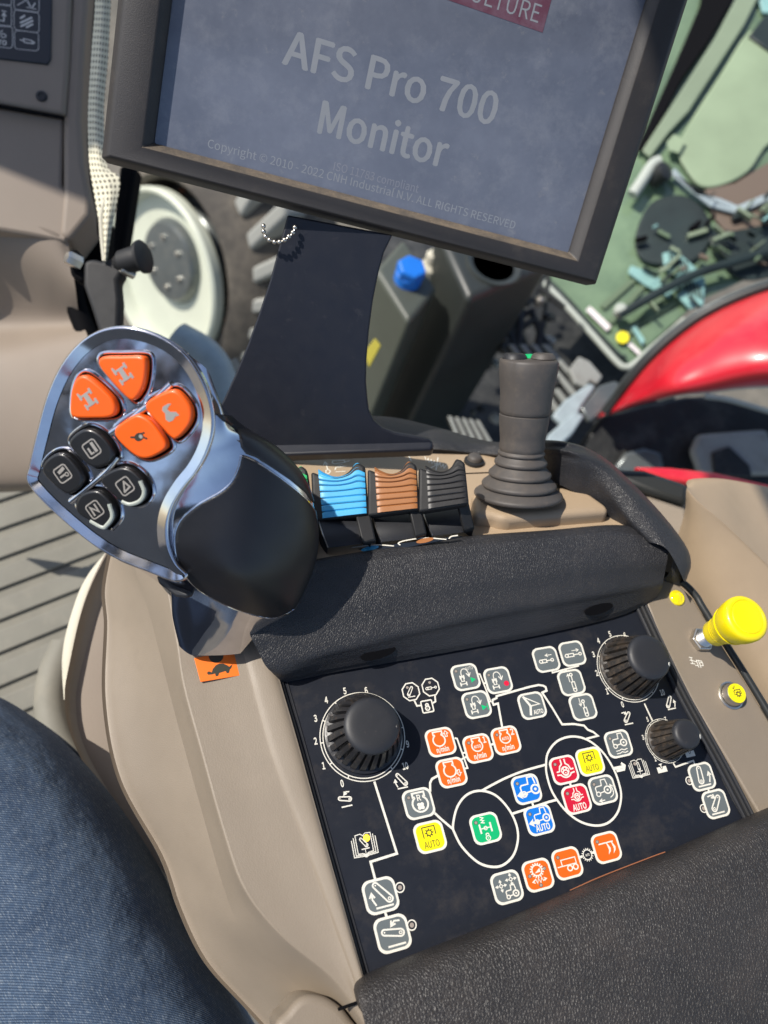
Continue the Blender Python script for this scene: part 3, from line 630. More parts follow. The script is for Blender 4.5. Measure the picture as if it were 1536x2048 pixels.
# ================================================================== ROTARY KNOBS
def knob(cx, cy, rb, rt, H, nr, label, dot, dirty):
    t = thing('rotary_knob', label, 'knob', group='rotary knobs on the control panel')
    prof = [(rb * 1.03, .35), (rb * 1.03, 1.6), (rb * .985, 2.0)]
    steps = 14
    for i in range(steps + 1):
        f = i / steps; prof.append((rb * .97 + (rt - rb * .97) * f ** 1.25, 2.2 + (H * .80 - 2.2) * f))
    lo, hi = 3, len(prof) - 1
    def fm(th, j, r, h):
        if j < lo or j > hi: return r
        k = (th * nr / (2 * math.pi)) % 1.0; d = .115 * rb * (1 if .30 < k < .70 else 0)
        f = (j - lo) / (hi - lo); return r - d * (1 if f > .02 else .3) * (1 if f < .97 else .2)
    lathe('ribbed_skirt', prof + [(rt * .96, H * .82)], frame((cx, cy, 0), (0, 0, 1)), 'knob_dusty' if dirty else 'knob_rubber', t, n=nr * 14, fmod=fm)
    dome = [(rt * .97, H * .80)] + [(rt * .99 * math.cos(math.radians(a)) ** .35, H * .82 + H * .12 * math.sin(math.radians(a))) for a in range(6, 90, 7)] + [(.05, H * .945)]
    lathe('dome', dome, frame((cx, cy, 0), (0, 0, 1)), 'black_plastic', t, n=64)
    dx, dy = dot; q = Vector((cx, cy, H * .87)) + Vector((dx, dy, 0)).normalized() * rt * .88
    dm = lathe('pointer_dot', [(.05, .8), (1.2, .7), (1.5, 0), (1.5, -1)], frame(q, Vector((dx, dy, 1.0))), 'ink_white' if dirty else 'black_plastic', t, n=16)
    return t
knob(-38.7, -121.8, 19.6, 14.2, 24, 24, 'large black ribbed knob at the left beside the scale from 0 to 10', (1, -.25), 0)
knob(123.3, -113.6, 17.6, 13.0, 27, 22, 'large ribbed knob at the upper right with a white pointer dot and dusty ribs', (.85, -.5), 1)
knob(130.45, -156.8, 10.6, 8.2, 25, 16, 'small ribbed knob below the dusty large knob at the right edge', (.9, -.35), 1)

# ================================================================== ARMREST HOUSING (brown, left of panel)
house = thing('armrest_housing', 'long brown plastic armrest housing running down left of the button panel', 'armrest housing')
def C(px, z, dx=0, dy=0): return [hz(x + dx, y + dy, z) for x, y in px]
e1 = [(520, 1180), (545, 1290), (563, 1353), (600, 1480), (655, 1680), (727, 1936), (747, 2005), (790, 2120)]
c3 = [(450, 1170), (470, 1250), (486, 1307), (542, 1512), (604, 1681), (691, 1921), (715, 1990), (760, 2110)]
c4 = [(320, 1100), (353, 1276), (368, 1368), (404, 1501), (450, 1665), (491, 1778), (563, 1870), (665, 1957), (720, 2030), (790, 2140)]
c6 = [(255, 1060), (266, 1123), (302, 1240), (348, 1420), (394, 1588), (450, 1783), (491, 1870), (594, 1972), (680, 2060), (760, 2160)]
c7 = [(235, 1040), (220, 1110), (207, 1190), (212, 1256), (210, 1409), (240, 1563), (322, 1716), (358, 1819), (409, 1921), (491, 2013), (600, 2130)]
def lerpc(A, B, f): return [a.lerp(b, f) for a, b in zip(resamp(A, 40), resamp(B, 40))]
P1, P3, P4, P6, P7 = C(e1, 1.5, -5), C(c3, 2.0), C(c4, -1.0), C(c6, -24), C(c7, -62)
P7b = [p + Vector((14, 0, -75)) for p in resamp(P7, 40)]
R3 = resamp(P3, 40)
rim = [p + Vector((0, 0, 2.6)) for p in lerpc(P1, P3, .30)]
rows = [[p + Vector((1.2, 0, -14)) for p in resamp(P1, 40)], resamp(P1, 40), [p + Vector((0, 0, 2.0)) for p in lerpc(P1, P3, .08)], rim, [p + Vector((0, 0, 1.4)) for p in lerpc(P1, P3, .75)],
        [p + Vector((.5, 0, .15)) for p in R3], [p + Vector((-.6, 0, -.35)) for p in R3], [p + Vector((0, 0, -.6)) for p in lerpc(P3, P4, .5)], lerpc(P3, P4, .93), resamp(P4, 40),
        [p + Vector((-.9, -.3, -1.4)) for p in resamp(P4, 40)], lerpc(P4, P6, .4), lerpc(P4, P6, .97), resamp(P6, 40), lerpc(P6, P7, .06), lerpc(P6, P7, .5), [p + Vector((2.5, 0, 6)) for p in resamp(P7, 40)], resamp(P7, 40), P7b]
loft('housing_shell', rows, 'brown_plastic', house, n=150, k=5)
# end cap moulding at the bottom
pc = [(552, 2060), (575, 2022), (600, 1996), (628, 1990), (665, 2002), (700, 2035), (730, 2100), (600, 2160)]
o = pxprism('end_cap', pc, Plane((0, 0, -3), (0, 0, 1)), 30, 'brown_plastic', house, bevel=5, smooth=60, seg=5)
# seam in the housing running to the pad
tube('housing_seam', [hz(676, 2019, 1.2), hz(698, 2011, 1.6), hz(718, 2004, 1.6)], .7, 'seal_black', house, n=6, res=8)
# speed sticker
st = thing('speed_sticker', 'orange sticker with a black tortoise at the foot of the lever', 'sticker')
sp = Plane((0, 0, 1.15), (0, 0, 1))
pxprism('label_face', [(388, 1316), (480, 1300), (486, 1350), (401, 1364)], sp, .5, 'sticker_orange', st, bevel=.2)
u0, v0 = hz(441, 1337, 1.3)[:2]
J = Ink(lambda a, b, h: Vector((u0 + a * 7.4 * math.cos(.08) - b * 7.4 * math.sin(.08), v0 + a * 7.4 * math.sin(.08) + b * 7.4 * math.cos(.08), 1.22 + h)))
tort = [(-.62, -.12), (-.5, .1), (-.25, .3), (0, .36), (.25, .3), (.5, .1), (.6, -.02), (.85, .1), (.7, -.15), (.6, -.2), (.5, -.42), (.35, -.42), (.3, -.25), (-.15, -.28), (-.25, -.45), (-.42, -.45), (-.42, -.25), (-.62, -.26), (-.88, -.22), (-.95, -.08), (-.8, 0)]
J.poly(tort, 'ink_dark', 0); J.circ(-.1, .95, .5, 'ink_dark', .0, n=24); J.build('tortoise', st)

# ================================================================== FRONT DECK with levers
NDK = camdir(.03, .80, .60); P0 = hz(800, 1090, 20)
ln_ = (hz(1240, 1050, 19) - hz(640, 1112, 20)).normalized(); NDK = (NDK - ln_ * NDK.dot(ln_)).normalized()
DK = Plane(hz(640, 1112, 19), NDK)
deck = thing('lever_deck', 'tan sloping deck in front of the palm rest carrying the coloured levers', 'lever deck')
pxprism('deck_plate', [(520, 1140), (940, 1078), (1262, 1056), (1245, 1010), (1190, 960), (1125, 925), (1040, 915), (985, 908), (860, 905), (560, 912), (430, 925)], DK, 14, 'tan_plastic', deck, bevel=2.0, seg=3)
pxprism('seam_line', [(905, 947), (1000, 943), (1000, 945), (905, 949)], DK, .3, 'seal_black', deck, bevel=0, h=.2)
# printed marks on the deck
J = Ink(lambda a, b, h: DK.pt(a, b, h + .12))
def dl(px, wd=.8, mt='ink_white', sm=0, closed=False):
    P = [Vector((*DK.uv(x, y), 0)) for x, y in px]
    if sm: P = crom(P, sm, closed)
    J.line([(p.x, p.y) for p in P], wd, mt, 0, closed)
dl([(651, 925), (655, 938)]); dl([(647, 931), (650, 924), (656, 929)]); dl([(652, 941), (657, 939), (661, 943), (657, 948), (652, 946)], closed=True)
dl([(664, 926), (666, 922), (688, 921), (690, 925), (668, 928)], closed=True); dl([(690, 924), (699, 922)]); dl([(670, 940), (672, 935), (692, 933)], .8); dl([(672, 944), (690, 943)], .8); dl([(675, 931), (683, 930), (688, 932)], .7)
J.build('cylinder_symbol', deck); J = Ink(lambda a, b, h: DK.pt(a, b, h + .12))
dl([(818, 913), (822, 921)], 1.0)
for q in range(7): dl([(850 + q * 6, 914 + q * 2.5), (852 + q * 6, 922 + q * 2.5), (857 + q * 6, 918 + q * 2)], .7)
dl([(862, 936), (880, 926)], .7); dl([(876, 915), (872, 940)], .7)
J.build('printed_symbols', deck)
# coloured lead strip in front of the levers
strip = pxprism('guide_strip', [(615, 1110), (900, 1074), (925, 1072), (780, 1102), (615, 1142)], Plane(hz(800, 1098, 23), camdir(0, .62, .78)), 1.0, 'keypad_navy', deck, bevel=.2)
GS = Plane(hz(800, 1098, 23), camdir(0, .62, .78)); J = Ink(lambda a, b, h: GS.pt(a, b, h + .1))
def gl(px, wd=.7, mt='ink_white'):
    P = crom([Vector((*GS.uv(x, y), 0)) for x, y in px], 16); J.line([(p.x, p.y) for p in P], wd, mt, 0)
gl([(652, 1111), (662, 1104), (670, 1106), (682, 1109)]); gl([(688, 1105), (683, 1100), (700, 1096), (750, 1090), (787, 1092)]); gl([(800, 1090), (797, 1086), (812, 1081), (850, 1076), (892, 1079)]); gl([(898, 1077), (903, 1073), (915, 1071)])
for x, y, mt in ((630, 1112, 'ink_green'), (740, 1097, 'lever_blue'), (850, 1081, 'lever_brown')):
    a, b = GS.uv(x, y); J.circ(a, b, 5, mt, .02, ry=1.5)
J.build('lead_lines', deck)
LP = Plane(DK.hit(690, 1060), camdir(0, .22, .975))      # lever faces
def lever(name_label, mt, TL, TR, BR_, BL_, saddle, peak, stem, cover):
    t = thing('hydraulic_lever', name_label, 'lever', group='ribbed hydraulic levers on the tan deck')
    H0 = 16.0; LQ = Plane(LP.p + LP.n * H0, LP.n); uv = [Vector((*LQ.uv(*p), 0)) for p in (BL_, BR_, TR, TL)]
    nu, nv = 30, 80; V = []; Fc = []
    for j in range(nv + 1):
        v = j / nv
        for i in range(nu + 1):
            u = i / nu; b = uv[0].lerp(uv[1], u); tp = uv[3].lerp(uv[2], u)
            s = saddle * math.sin(math.pi * min(1, u / .78)) ** 1.3 if u < .78 else 0
            s -= peak * math.exp(-((u - .86) / .12) ** 2)
            s -= peak * .25 * math.exp(-((u - .0) / .06) ** 2)
            if v < .78: q = b.lerp(tp, v / .78 * .80); wv = v / .78; q.y -= s * .45 * max(0, wv - .35) ** 2 * 2; k = H0
            else:
                w_ = (v - .78) / .22; base = b.lerp(tp, .80); base.y -= s * .45 * .65 ** 2 * 2
                top = tp.copy(); top.y -= s; q = base.lerp(top, math.sin(w_ * math.pi / 2)); k = H0 - 6 * (1 - math.cos(w_ * math.pi / 2))
            g = 0
            for gq in (.12, .25, .38, .51, .64, .74, .83, .90):
                g = max(g, math.exp(-((v - gq) / .0105) ** 2))
            V.append(LP.pt(q.x, q.y, k - 1.0 * g - .5 * (abs(u - .5) * 2) ** 12))
    for j in range(nv):
        for i in range(nu): a = j * (nu + 1) + i; Fc.append((a, a + 1, a + nu + 2, a + nu + 1))
    # back skin
    m = len(V); ring = [i for i in range(nu + 1)] + [j * (nu + 1) + nu for j in range(1, nv + 1)] + [nv * (nu + 1) + i for i in range(nu - 1, -1, -1)] + [j * (nu + 1) for j in range(nv - 1, 0, -1)]
    back = [V[i] - LP.n * 2.2 for i in ring]; V += back; L_ = len(ring)
    Fc += [(ring[i], ring[(i + 1) % L_], m + (i + 1) % L_, m + i) for i in range(L_)]
    mesh('ribbed_cap', V, Fc, mt, t)
    # black carrier behind, a touch larger on the left
    out = [BL_, BR_, (TR[0] + 3, TR[1] - 2)] ; P = []
    for i in range(13):
        u = 1 - i / 12; tp = uv[3].lerp(uv[2], u); s = saddle * math.sin(math.pi * min(1, u / .78)) ** 1.3 if u < .78 else 0
        s -= peak * math.exp(-((u - .86) / .12) ** 2); P.append((tp.x + (u - .5) * 2.0 - .6, tp.y - s - .9))
    P += [(uv[0].x - 3.2, uv[0].y - .9), (uv[1].x + 1.2, uv[1].y - .9)]
    P = [(x - (2.4 if i > 8 and i < 14 else 0), y) for i, (x, y) in enumerate(P)]
    prism('carrier', [LP.pt(x, y, H0 - .8) for x, y in P], LP.n, 9, 'black_dull', t, bevel=2.6, seg=5)
    sx0, sx1, sy0, sy1 = stem
    F_ = [LP.hit(sx0, sy0 - 6, 12), LP.hit(sx1, sy0 - 8, 12), DK.hit(sx1 + 14, sy1 - 8, 9), DK.hit(sx0 + 16, sy1 - 3, 9)]
    bk = [p - LP.n * 5 + LP.y * -1 for p in F_]
    mesh('stem', F_ + bk, [(0, 1, 2, 3), (4, 5, 6, 7), (0, 1, 5, 4), (1, 2, 6, 5), (2, 3, 7, 6), (3, 0, 4, 7)], 'black_dull', t, bevel=1.0)
    # rounded slot cover under the lever
    x0, x1, y1, y0 = cover; cv = []
    for i in range(11):
        f = i / 10; yy = y0 + (y1 - y0) * f
        hh = 1 + 9 * math.sin(math.pi * (.12 + .45 * (1 - f)))
        cv.append([DK.hit(x0 + (14 + 6 * f) * f, yy, hh) - Vector((0, 0, 0)), DK.hit(x0 + 3 + (14 + 6 * f) * f, yy - .5, hh + .3), DK.hit(x1 + (14 + 6 * f) * f, yy - (x1 - x0) * .12, hh + .3)])
    V = []; Fc = []
    for r in cv: V += r + [r[0] - DK.n * 14, r[2] - DK.n * 14]
    for i in range(10):
        a = i * 5; b = a + 5; Fc += [(a, a + 1, b + 1, b), (a + 1, a + 2, b + 2, b + 1), (a + 3, a, b, b + 3), (a + 2, a + 4, b + 4, b + 2)]
    o = mesh('slot_cover', V, Fc, ['black_plastic'], t)
    tube('slot_edge', [r[0] + DK.n * .3 for r in cv], .35, 'steel', t, n=6, res=24)
    return t
lever('light blue ribbed lever, nearest to the chrome handle', 'lever_blue', (635.5, 936), (729, 932), (733, 1026), (645, 1036), 4.2, 3.6, (708, 738, 1024, 1088), (636, 722, 1096, 1036))
lever('orange-brown ribbed lever between the blue and the black levers', 'lever_brown', (749, 931), (832, 929), (835, 1016), (755, 1025), 3.8, 3.4, (815, 840, 1014, 1076), (744, 828, 1084, 1030))
lever('black ribbed lever beside the rubber joystick', 'lever_black', (852, 928), (929, 924), (934, 1005), (857, 1017), 3.6, 3.4, (912, 936, 1004, 1064), (845, 926, 1072, 1022))
lever('green ribbed lever mostly hidden behind the chrome handle', 'lever_green', (535, 944), (612, 938), (622, 1030), (542, 1042), 4.2, 3.4, (596, 622, 1034, 1098), (528, 612, 1108, 1044))
# round push knob on the deck
rb = thing('deck_button', 'small round black button on the tan deck left of the joystick', 'button')
q = DK.hit(948, 925, 0); lathe('collar', [(6.8, 0), (6.6, 1.8), (5.2, 2.4)], frame(q, DK.n), 'black_dull', rb, n=32)
lathe('button_cap', [(5.0, 2.0), (4.8, 4.2), (3.8, 5.4), (2, 5.9), (.05, 6.0)], frame(q, DK.n), 'grey_rubber', rb, n=32)

# ================================================================== JOYSTICK
mound = tag(pxprism('joystick_mound', [(946, 985), (948, 1026), (985, 1028), (1010, 1036), (1080, 1030), (1222, 1020), (1212, 1008), (1180, 985), (1125, 972), (1040, 968), (960, 975)], DK, 16, 'tan_plastic', None, bevel=4, seg=6, h=9), 'tan moulded mound that the rubber joystick stands on', 'mound')
joy = thing('joystick', 'grey rubber joystick with ribbed bellows boot standing right of the levers', 'joystick')
jb = DK.hit(1036, 992, 9.0); tj = -(R @ (jb - CAM)).z; s_ = tj / F
ja = camdir(.025, .955, .295)
h = lambda y: (1000 - y) * s_ / .955 * .925
def ringprof(pairs):
    out = []
    for (r, y, rr) in pairs:
        for a in (-80, -50, -20, 10, 40, 70): out.append((r * s_ - rr + rr * math.cos(math.radians(a)), h(y) + rr * math.sin(math.radians(a))))
    return out
boot = [(60 * s_, -2)] + ringprof([(88, 996, 1.7), (74, 975, 1.7), (62, 952, 1.7), (52, 928, 1.7), (46, 909, 1.3)]) + [(42 * s_, h(902)), (.1, h(900))]
lathe('bellows_boot', boot, frame(jb, ja), 'grey_rubber', joy, n=96)
body = [(38 * s_, h(910)), (43 * s_, h(903)), (45 * s_, h(895)), (43.5 * s_, h(884)), (45 * s_, h(872)), (48 * s_, h(845)), (48.5 * s_, h(831)), (47.0 * s_, h(829.5)), (.1, h(829))]
lathe('lower_grip', body, frame(jb, ja), 'grey_rubber', joy, n=96)
body = [(47 * s_, h(829)), (49 * s_, h(827)), (50 * s_, h(820)), (50 * s_, h(800)), (53 * s_, h(770)), (56 * s_, h(745)), (56.5 * s_, h(727)), (55 * s_, h(723)), (52 * s_, h(721)), (.1, h(720))]
lathe('upper_grip', body, frame(jb, ja), 'grey_rubber', joy, n=96, fmod=lambda th, j, r, hh: r * (1 - .025 * (math.cos(th) > .8)))
for dx, mt in ((-27, 'black_plastic'), (27, 'grey_rubber')):
    fp, fx, fy, fa = frame(jb, ja); c = fp + fa * h(720) + camdir(1, 0, 0) * dx * s_
    lathe('thumb_button', [(24 * s_, 0), (22 * s_, 1.6), (18 * s_, 2.8), (.1, 2.9)], frame(c, ja), mt, joy, n=40)
fp = jb + ja * (h(720) + 1.2); lathe('green_marker', [(3.4, 0), (3.2, 1.9), (.1, 2.0)], frame(fp + camdir(1, 0, 0) * 1.5 - camdir(0, 0, 1) * 4, ja), 'ink_green', joy, n=20)

# ================================================================== PALM REST and guard rail
rest = thing('palm_rest', 'padded black leather-grained palm rest with guard rail above the button panel', 'palm rest')
ra = C([(470, 1165), (560, 1135), (640, 1117), (800, 1092), (940, 1072), (1100, 1060), (1240, 1050), (1330, 1072)], 21)
rb_ = C([(470, 1180), (560, 1152), (640, 1132), (800, 1106), (940, 1085), (1100, 1071), (1240, 1060), (1336, 1085)], 25)
rb2 = C([(475, 1200), (560, 1175), (640, 1152), (800, 1124), (940, 1102), (1100, 1086), (1240, 1074), (1338, 1095)], 26)
rc = C([(500, 1270), (560, 1250), (650, 1215), (800, 1180), (940, 1155), (1100, 1135), (1240, 1122), (1334, 1122)], 24)
rd = C([(530, 1330), (560, 1328), (650, 1303), (740, 1280), (900, 1243), (1090, 1205), (1240, 1180), (1326, 1165)], 17)
re_ = C([(545, 1346), (572, 1346), (650, 1318), (745, 1296), (900, 1258), (1095, 1220), (1245, 1192), (1324, 1176)], 13)
rf = C([(560, 1360), (585, 1358), (665, 1340), (765, 1322), (910, 1296), (1090, 1262), (1240, 1226), (1315, 1192)], 4)
rg = C([(560, 1352), (590, 1350), (665, 1335), (765, 1318), (910, 1292), (1090, 1258), (1240, 1222), (1310, 1188)], .6)
rh = [p + Vector((0, 30, 0)) for p in rg]
ri = [p + Vector((0, 4, -14)) for p in ra]
loft('pad', [rh, rg, rf, lerpc(rf, re_, .5), re_, rd, lerpc(rd, rc, .5), rc, rb2, rb_, ra, ri], 'leather_black', rest, n=160, k=6)
# right end of the rest
ex = [lambda z, P=P: P for P in ()]
sec = [rh[-1], rg[-1], rf[-1], re_[-1], rd[-1], rc[-1], rb2[-1], rb_[-1], ra[-1], ri[-1]]
mesh('pad_end', sec, [tuple(range(len(sec)))], 'leather_black', rest)
# slots under the lip
for x, y, wd in ((757, 1305, 34), (1197, 1217, 34)):
    c = hz(x, y, 9.4); ax = (hz(x + 30, y - 8, 9.4) - hz(x - 30, y + 8, 9.4)).normalized()
    p_, x_, y_, a_ = c, ax, camdir(0, 1, 0), camdir(0, -.35, 1)
    V = [c + ax * (wd * .29 * math.cos(2 * math.pi * i / 24)) + y_ * (wd * .085 * math.sin(2 * math.pi * i / 24)) for i in range(24)]
    prism('slot', [v_ + a_ * 1.0 for v_ in V], a_, 3, 'seal_black', rest, bevel=0)
# guard rail: tan edge to black wall sweeping round the joystick
def CD(px, n_, hh, z): return [DK.hit(x, y, hh) for x, y in px[:n_]] + [hz(x, y, z) for x, y in px[n_:]]
ib = CD([(640, 906), (760, 903), (900, 908), (1000, 918), (1110, 965), (1180, 1003), (1216, 1040), (1242, 1062), (1290, 1100)], 4, -1, 12)
it = CD([(640, 892), (760, 890), (880, 897), (990, 910), (1125, 915), (1190, 952), (1232, 998), (1262, 1040), (1300, 1085)], 4, 3, 28)
tm = CD([(640, 860), (760, 862), (880, 878), (990, 900), (1120, 898), (1200, 935), (1265, 995), (1305, 1050), (1335, 1100)], 4, 5, 32)
ot = CD([(640, 838), (770, 838), (870, 858), (980, 886), (1110, 882), (1190, 908), (1255, 962), (1320, 1030), (1362, 1085), (1374, 1125), (1366, 1158)], 4, 3, 27)
ob = CD([(640, 838), (770, 837), (872, 858), (982, 887), (1115, 888), (1197, 916), (1262, 972), (1326, 1040), (1368, 1100), (1376, 1135), (1362, 1166)], 4, -6, 5)
ob2 = [p + Vector((0, 0, -30)) for p in resamp(ob, 40)]
loft('guard_rail', [ib, lerpc(ib, it, .5), it, tm, ot, ob, ob2], 'leather_black', rest, n=120, k=6)
# rounded end that turns down beside the brown strip
ea = [[hz(1318, 1078, 24), hz(1340, 1098, 22), hz(1345, 1125, 16), hz(1335, 1150, 8), hz(1322, 1160, 2)],
      [hz(1325, 1066, 28), hz(1355, 1085, 27), hz(1364, 1120, 20), hz(1355, 1152, 10), hz(1340, 1166, 2)],
      [hz(1330, 1055, 26), hz(1366, 1085, 24), hz(1377, 1125, 16), hz(1370, 1158, 6), hz(1356, 1172, 1)],
      [hz(1330, 1050, 10), hz(1368, 1085, 8), hz(1379, 1128, 2), hz(1372, 1162, -4), hz(1356, 1176, -6)]]
loft('rail_end', ea, 'leather_black', rest, n=30, k=6)

# ================================================================== LOWER ARMREST PAD
pad = thing('armrest_pad', 'thick dark grey grained foam armrest pad below the button panel', 'armrest pad')
q0 = [(708, 1972), (728, 1950), (800, 1919), (900, 1880), (1000, 1841), (1100, 1799), (1200, 1756), (1300, 1718), (1420, 1665), (1580, 1596), (1700, 1545)]
def PC(z, dx, dy, x0): return C([(x0[0], x0[1])] + [(x + dx * (1 if i else .6), y + dy) for i, (x, y) in enumerate(q0)], z)
rws = [PC(-4, 0, 0, (712, 2000)), PC(2, 0, 0, (712, 2000)), PC(8, 3, 4, (716, 2012)), PC(14, 10, 16, (722, 2022)), PC(18.5, 24, 42, (735, 2045)), PC(20.5, 42, 85, (750, 2085)), PC(22, 62, 150, (770, 2150)), PC(23, 95, 300, (800, 2300)), PC(23, 150, 520, (860, 2540))]
loft('pad_cushion', rws, 'pad_foam', pad, n=160, k=6)
tube('rust_line', [hz(x, y, .3) for x, y in ((1140, 1781), (1200, 1754), (1300, 1715), (1330, 1704))], .3, 'rust', pad, n=6)

# ================================================================== RIGHT BROWN STRIP with yellow knob
rs = thing('side_console_strip', 'brown console strip right of the button panel holding the yellow knob', 'console strip')
inn = [(1275, 1160), (1300, 1220), (1316, 1265), (1384, 1401), (1454, 1517), (1515, 1621), (1570, 1715)]
outp = [(1640, 1620), (1536, 1438), (1490, 1362), (1445, 1291), (1400, 1220), (1385, 1195), (1363, 1174), (1332, 1158), (1300, 1148)]
pxprism('strip_plate', inn + outp, DECKTOP, 12, 'brown_plastic', rs, bevel=1.2, h=1.8, seg=3)
tube('strip_seal', [hz(x + 4, y - 3, 2.6) for x, y in ((1300, 1140), (1332, 1156), (1363, 1170), (1387, 1194), (1402, 1219), (1447, 1290), (1492, 1361), (1538, 1437), (1650, 1625))], 2.2, 'rubber_seal', rs, n=10, flat=1.0)
SP = Plane((0, 0, 1.8), (0, 0, 1))
J = Ink(lambda a, b, z: Vector((a, b, 1.8 + z)))
u0, v0 = hz(1393, 1327, 1.8)[:2]
for pts in ([(-3.6, 3.4), (-1.6, 3.4)], [(-2.6, 3.4), (-2.6, 1.6)], [(-3.8, 1.6), (-1.4, 1.6)], [(-2.6, 1.6), (-2.6, -.5)], [(-4, -.5), (-1.2, -.5)], [(-1.2, 1.2), (.6, 1.2), (.6, -1.4), (-1.2, -1.4)], [(.6, 2.2), (.6, -2.4)], [(2.0, 2.4), (2.0, -2.4)], [(.6, 2.2), (4.2, 2.2)], [(4.2, 2.2), (4.2, -.8)]):
    J.line([(u0 + a * .95, v0 + b * .95 - a * .3) for a, b in pts], .5, 'ink_white', .08)
J.circ(u0 + 3.0, v0 - .9, 1.0, 'ink_white', .09, .45, n=12); J.build('printed_symbol', rs)
yl = thing('indicator_lens', 'round yellow lens set in the brown strip above the yellow knob', 'indicator lens')
q = hz(1354, 1196, 1.8); lathe('lens', [(5.0, -1), (5.0, .5), (4.6, 1.1), (3.8, 1.4), (3.6, 1.0), (2.6, 1.6), (1.2, 1.9), (.05, 2.0)], frame(q, (0, 0, 1)), 'yellow_lens', yl, n=40, fmod=lambda th, j, r, hh: r * (1 - (.06 if 2 < j < 6 else 0) * math.cos(6 * th)))
yk = thing('pull_knob', 'yellow mushroom-shaped pull knob on a threaded steel collar', 'pull knob')
q = hz(1400, 1281, 1.8); fr = frame(q, (0, 0, 1))
lathe('hex_nut', [(7.4, 0), (7.4, 3.4), (6.6, 4.0), (.1, 4.0)], fr, 'steel', yk, n=6, smooth=False, bevel=.3, a0=.35)
lathe('threaded_collar', [(5.2 if i % 2 else 4.8, 3.9 + i * .42) for i in range(24)] + [(.1, 14)], fr, 'steel', yk, n=40)
prof = [(5.2, 13.2), (7.0, 13.4), (7.6, 14.4), (7.7, 18)]
for i in range(6):
    y = 19 + i * 2.0; r = 7.9 + .35 * i + .06 * i * i; prof += [(r, y), (r + .35, y + 1.35), (r - 1.1, y + 1.45), (r - 1.1, y + 1.9)]
prof += [(11.2, 31.0), (12.0, 33.0), (12.8, 36), (13.2, 39), (13.3, 41.5), (13.0, 43.2), (12.1, 44.4), (10.9, 44.8), (10.3, 44.8), (9.9, 44.3), (9.5, 44.3), (9.1, 44.8), (4, 45.0), (.05, 45.05)]
lathe('knob_head', prof, fr, 'yellow_plastic', yk, n=72)
pb = thing('push_button', 'round yellow push button with cog symbol in a metal ring', 'push button')
q = hz(1461, 1391, 1.8); fr = frame(q, (0, 0, 1))
lathe('metal_ring', [(8.1, 0), (8.1, .7), (7.3, 1.2), (7.0, 1.2), (6.9, .4), (6.6, .4), (6.3, 5.2), (5.9, 5.8), (.1, 5.9)], fr, 'steel', pb, n=48)
lathe('yellow_face', [(5.7, 5.5), (5.6, 6.2), (.05, 6.3)], fr, 'button_yellow', pb, n=40)
J = Ink(lambda a, b, z: q + Vector((a * 5.4, b * 5.4, 6.36 + z)))
J.line([(-.35, -.15), (-.35, .25), (-.2, .35), (.45, .35), (.5, -.1)], .08, D, 0); ic_gear(J, D, 0, .1, -.12, .2, .1, 8, .12); J.line([(-.35, .62), (-.25, .5), (-.05, .8)], .08, D, 0); J.build('cog_symbol', pb)

# right hand cab trim
wall = thing('cab_side_trim', 'large tan moulded cab trim beyond the brown strip at the right edge', 'cab trim')
T = lambda L, t: [at(x, y, t + dt) for x, y, dt in L]
wr = [T([(1372, 966, 10), (1384, 958, 12), (1440, 957, 30), (1500, 968, 50), (1620, 998, 80)], 560),
      T([(1374, 972, 0), (1390, 965, 4), (1440, 966, 20), (1500, 978, 40), (1620, 1008, 70)], 550),
      T([(1374, 976, -6), (1400, 1000, -4), (1450, 1040, 0), (1536, 1118, 10), (1640, 1210, 20)], 545),
      T([(1372, 986, -6), (1396, 1015, -6), (1446, 1062, -2), (1536, 1150, 6), (1640, 1250, 16)], 546),
      T([(1368, 1030, 0), (1385, 1100, 0), (1440, 1200, 0), (1536, 1330, 0), (1640, 1470, 0)], 555),
      T([(1340, 1120, 10), (1370, 1220, 10), (1440, 1330, 10), (1536, 1470, 10), (1640, 1600, 10)], 570)]
loft('trim_shell', wr, 'tan_plastic', wall, n=60, k=8)
0 and lathe('trim_plug', [(7, -1), (7, .6), (6, 1.2), (.05, 1.3)], frame(at(1519, 1030, 563), (at(1519, 1030, 0) - at(1519, 1030, 563)).normalized() + Vector((0, .2, 0.1))), 'tan_plastic', wall, n=30)
bar = tag(pxprism('window_sill_bar', [(1215, 935), (1290, 938), (1380, 968), (1374, 1010), (1300, 985), (1230, 955)], Plane(at(1300, 965, 620), camdir(0, .4, .9)), 40, 'rubber_seal', None, bevel=8, seg=4), 'black rounded bar along the window edge beside the tan trim', 'window bar')
sill = tag(pxprism('lower_sill', [(1255, 985), (1300, 990), (1376, 1015), (1380, 1080), (1340, 1090)], Plane(at(1320, 1020, 610), camdir(-.2, .5, .8)), 20, 'brown_plastic', None, bevel=4), 'brown sill below the black window bar', 'sill')

# ================================================================== MONITOR
dn = camdir(-1072, -4172, -1541); rt = camdir(7072, -1170, -1541); rt = (rt - dn * rt.dot(dn)).normalized(); mn = rt.cross(-dn)
if mn.dot(CAM - at(700, 300, 410)) < 0: mn = -mn
MP = Plane(at(309, 287, 410), mn, rt); MP.y = -dn
mon = thing('display_monitor', 'large black framed display monitor with dusty screen, grey-blue sky haze painted in, showing its start text', 'monitor')
uB, vB = MP.uv(1138.5, 497)
def MQ(x, y, h=0): return MP.uv(x, y)
Wd = uB; Hs = Wd * .76
scr = prism('screen', [MP.pt(-1, -1), MP.pt(Wd + 1, -1 + vB * 0), MP.pt(Wd + 1, Hs), MP.pt(-1, Hs)], MP.n, 2, 'screen', mon, bevel=0)
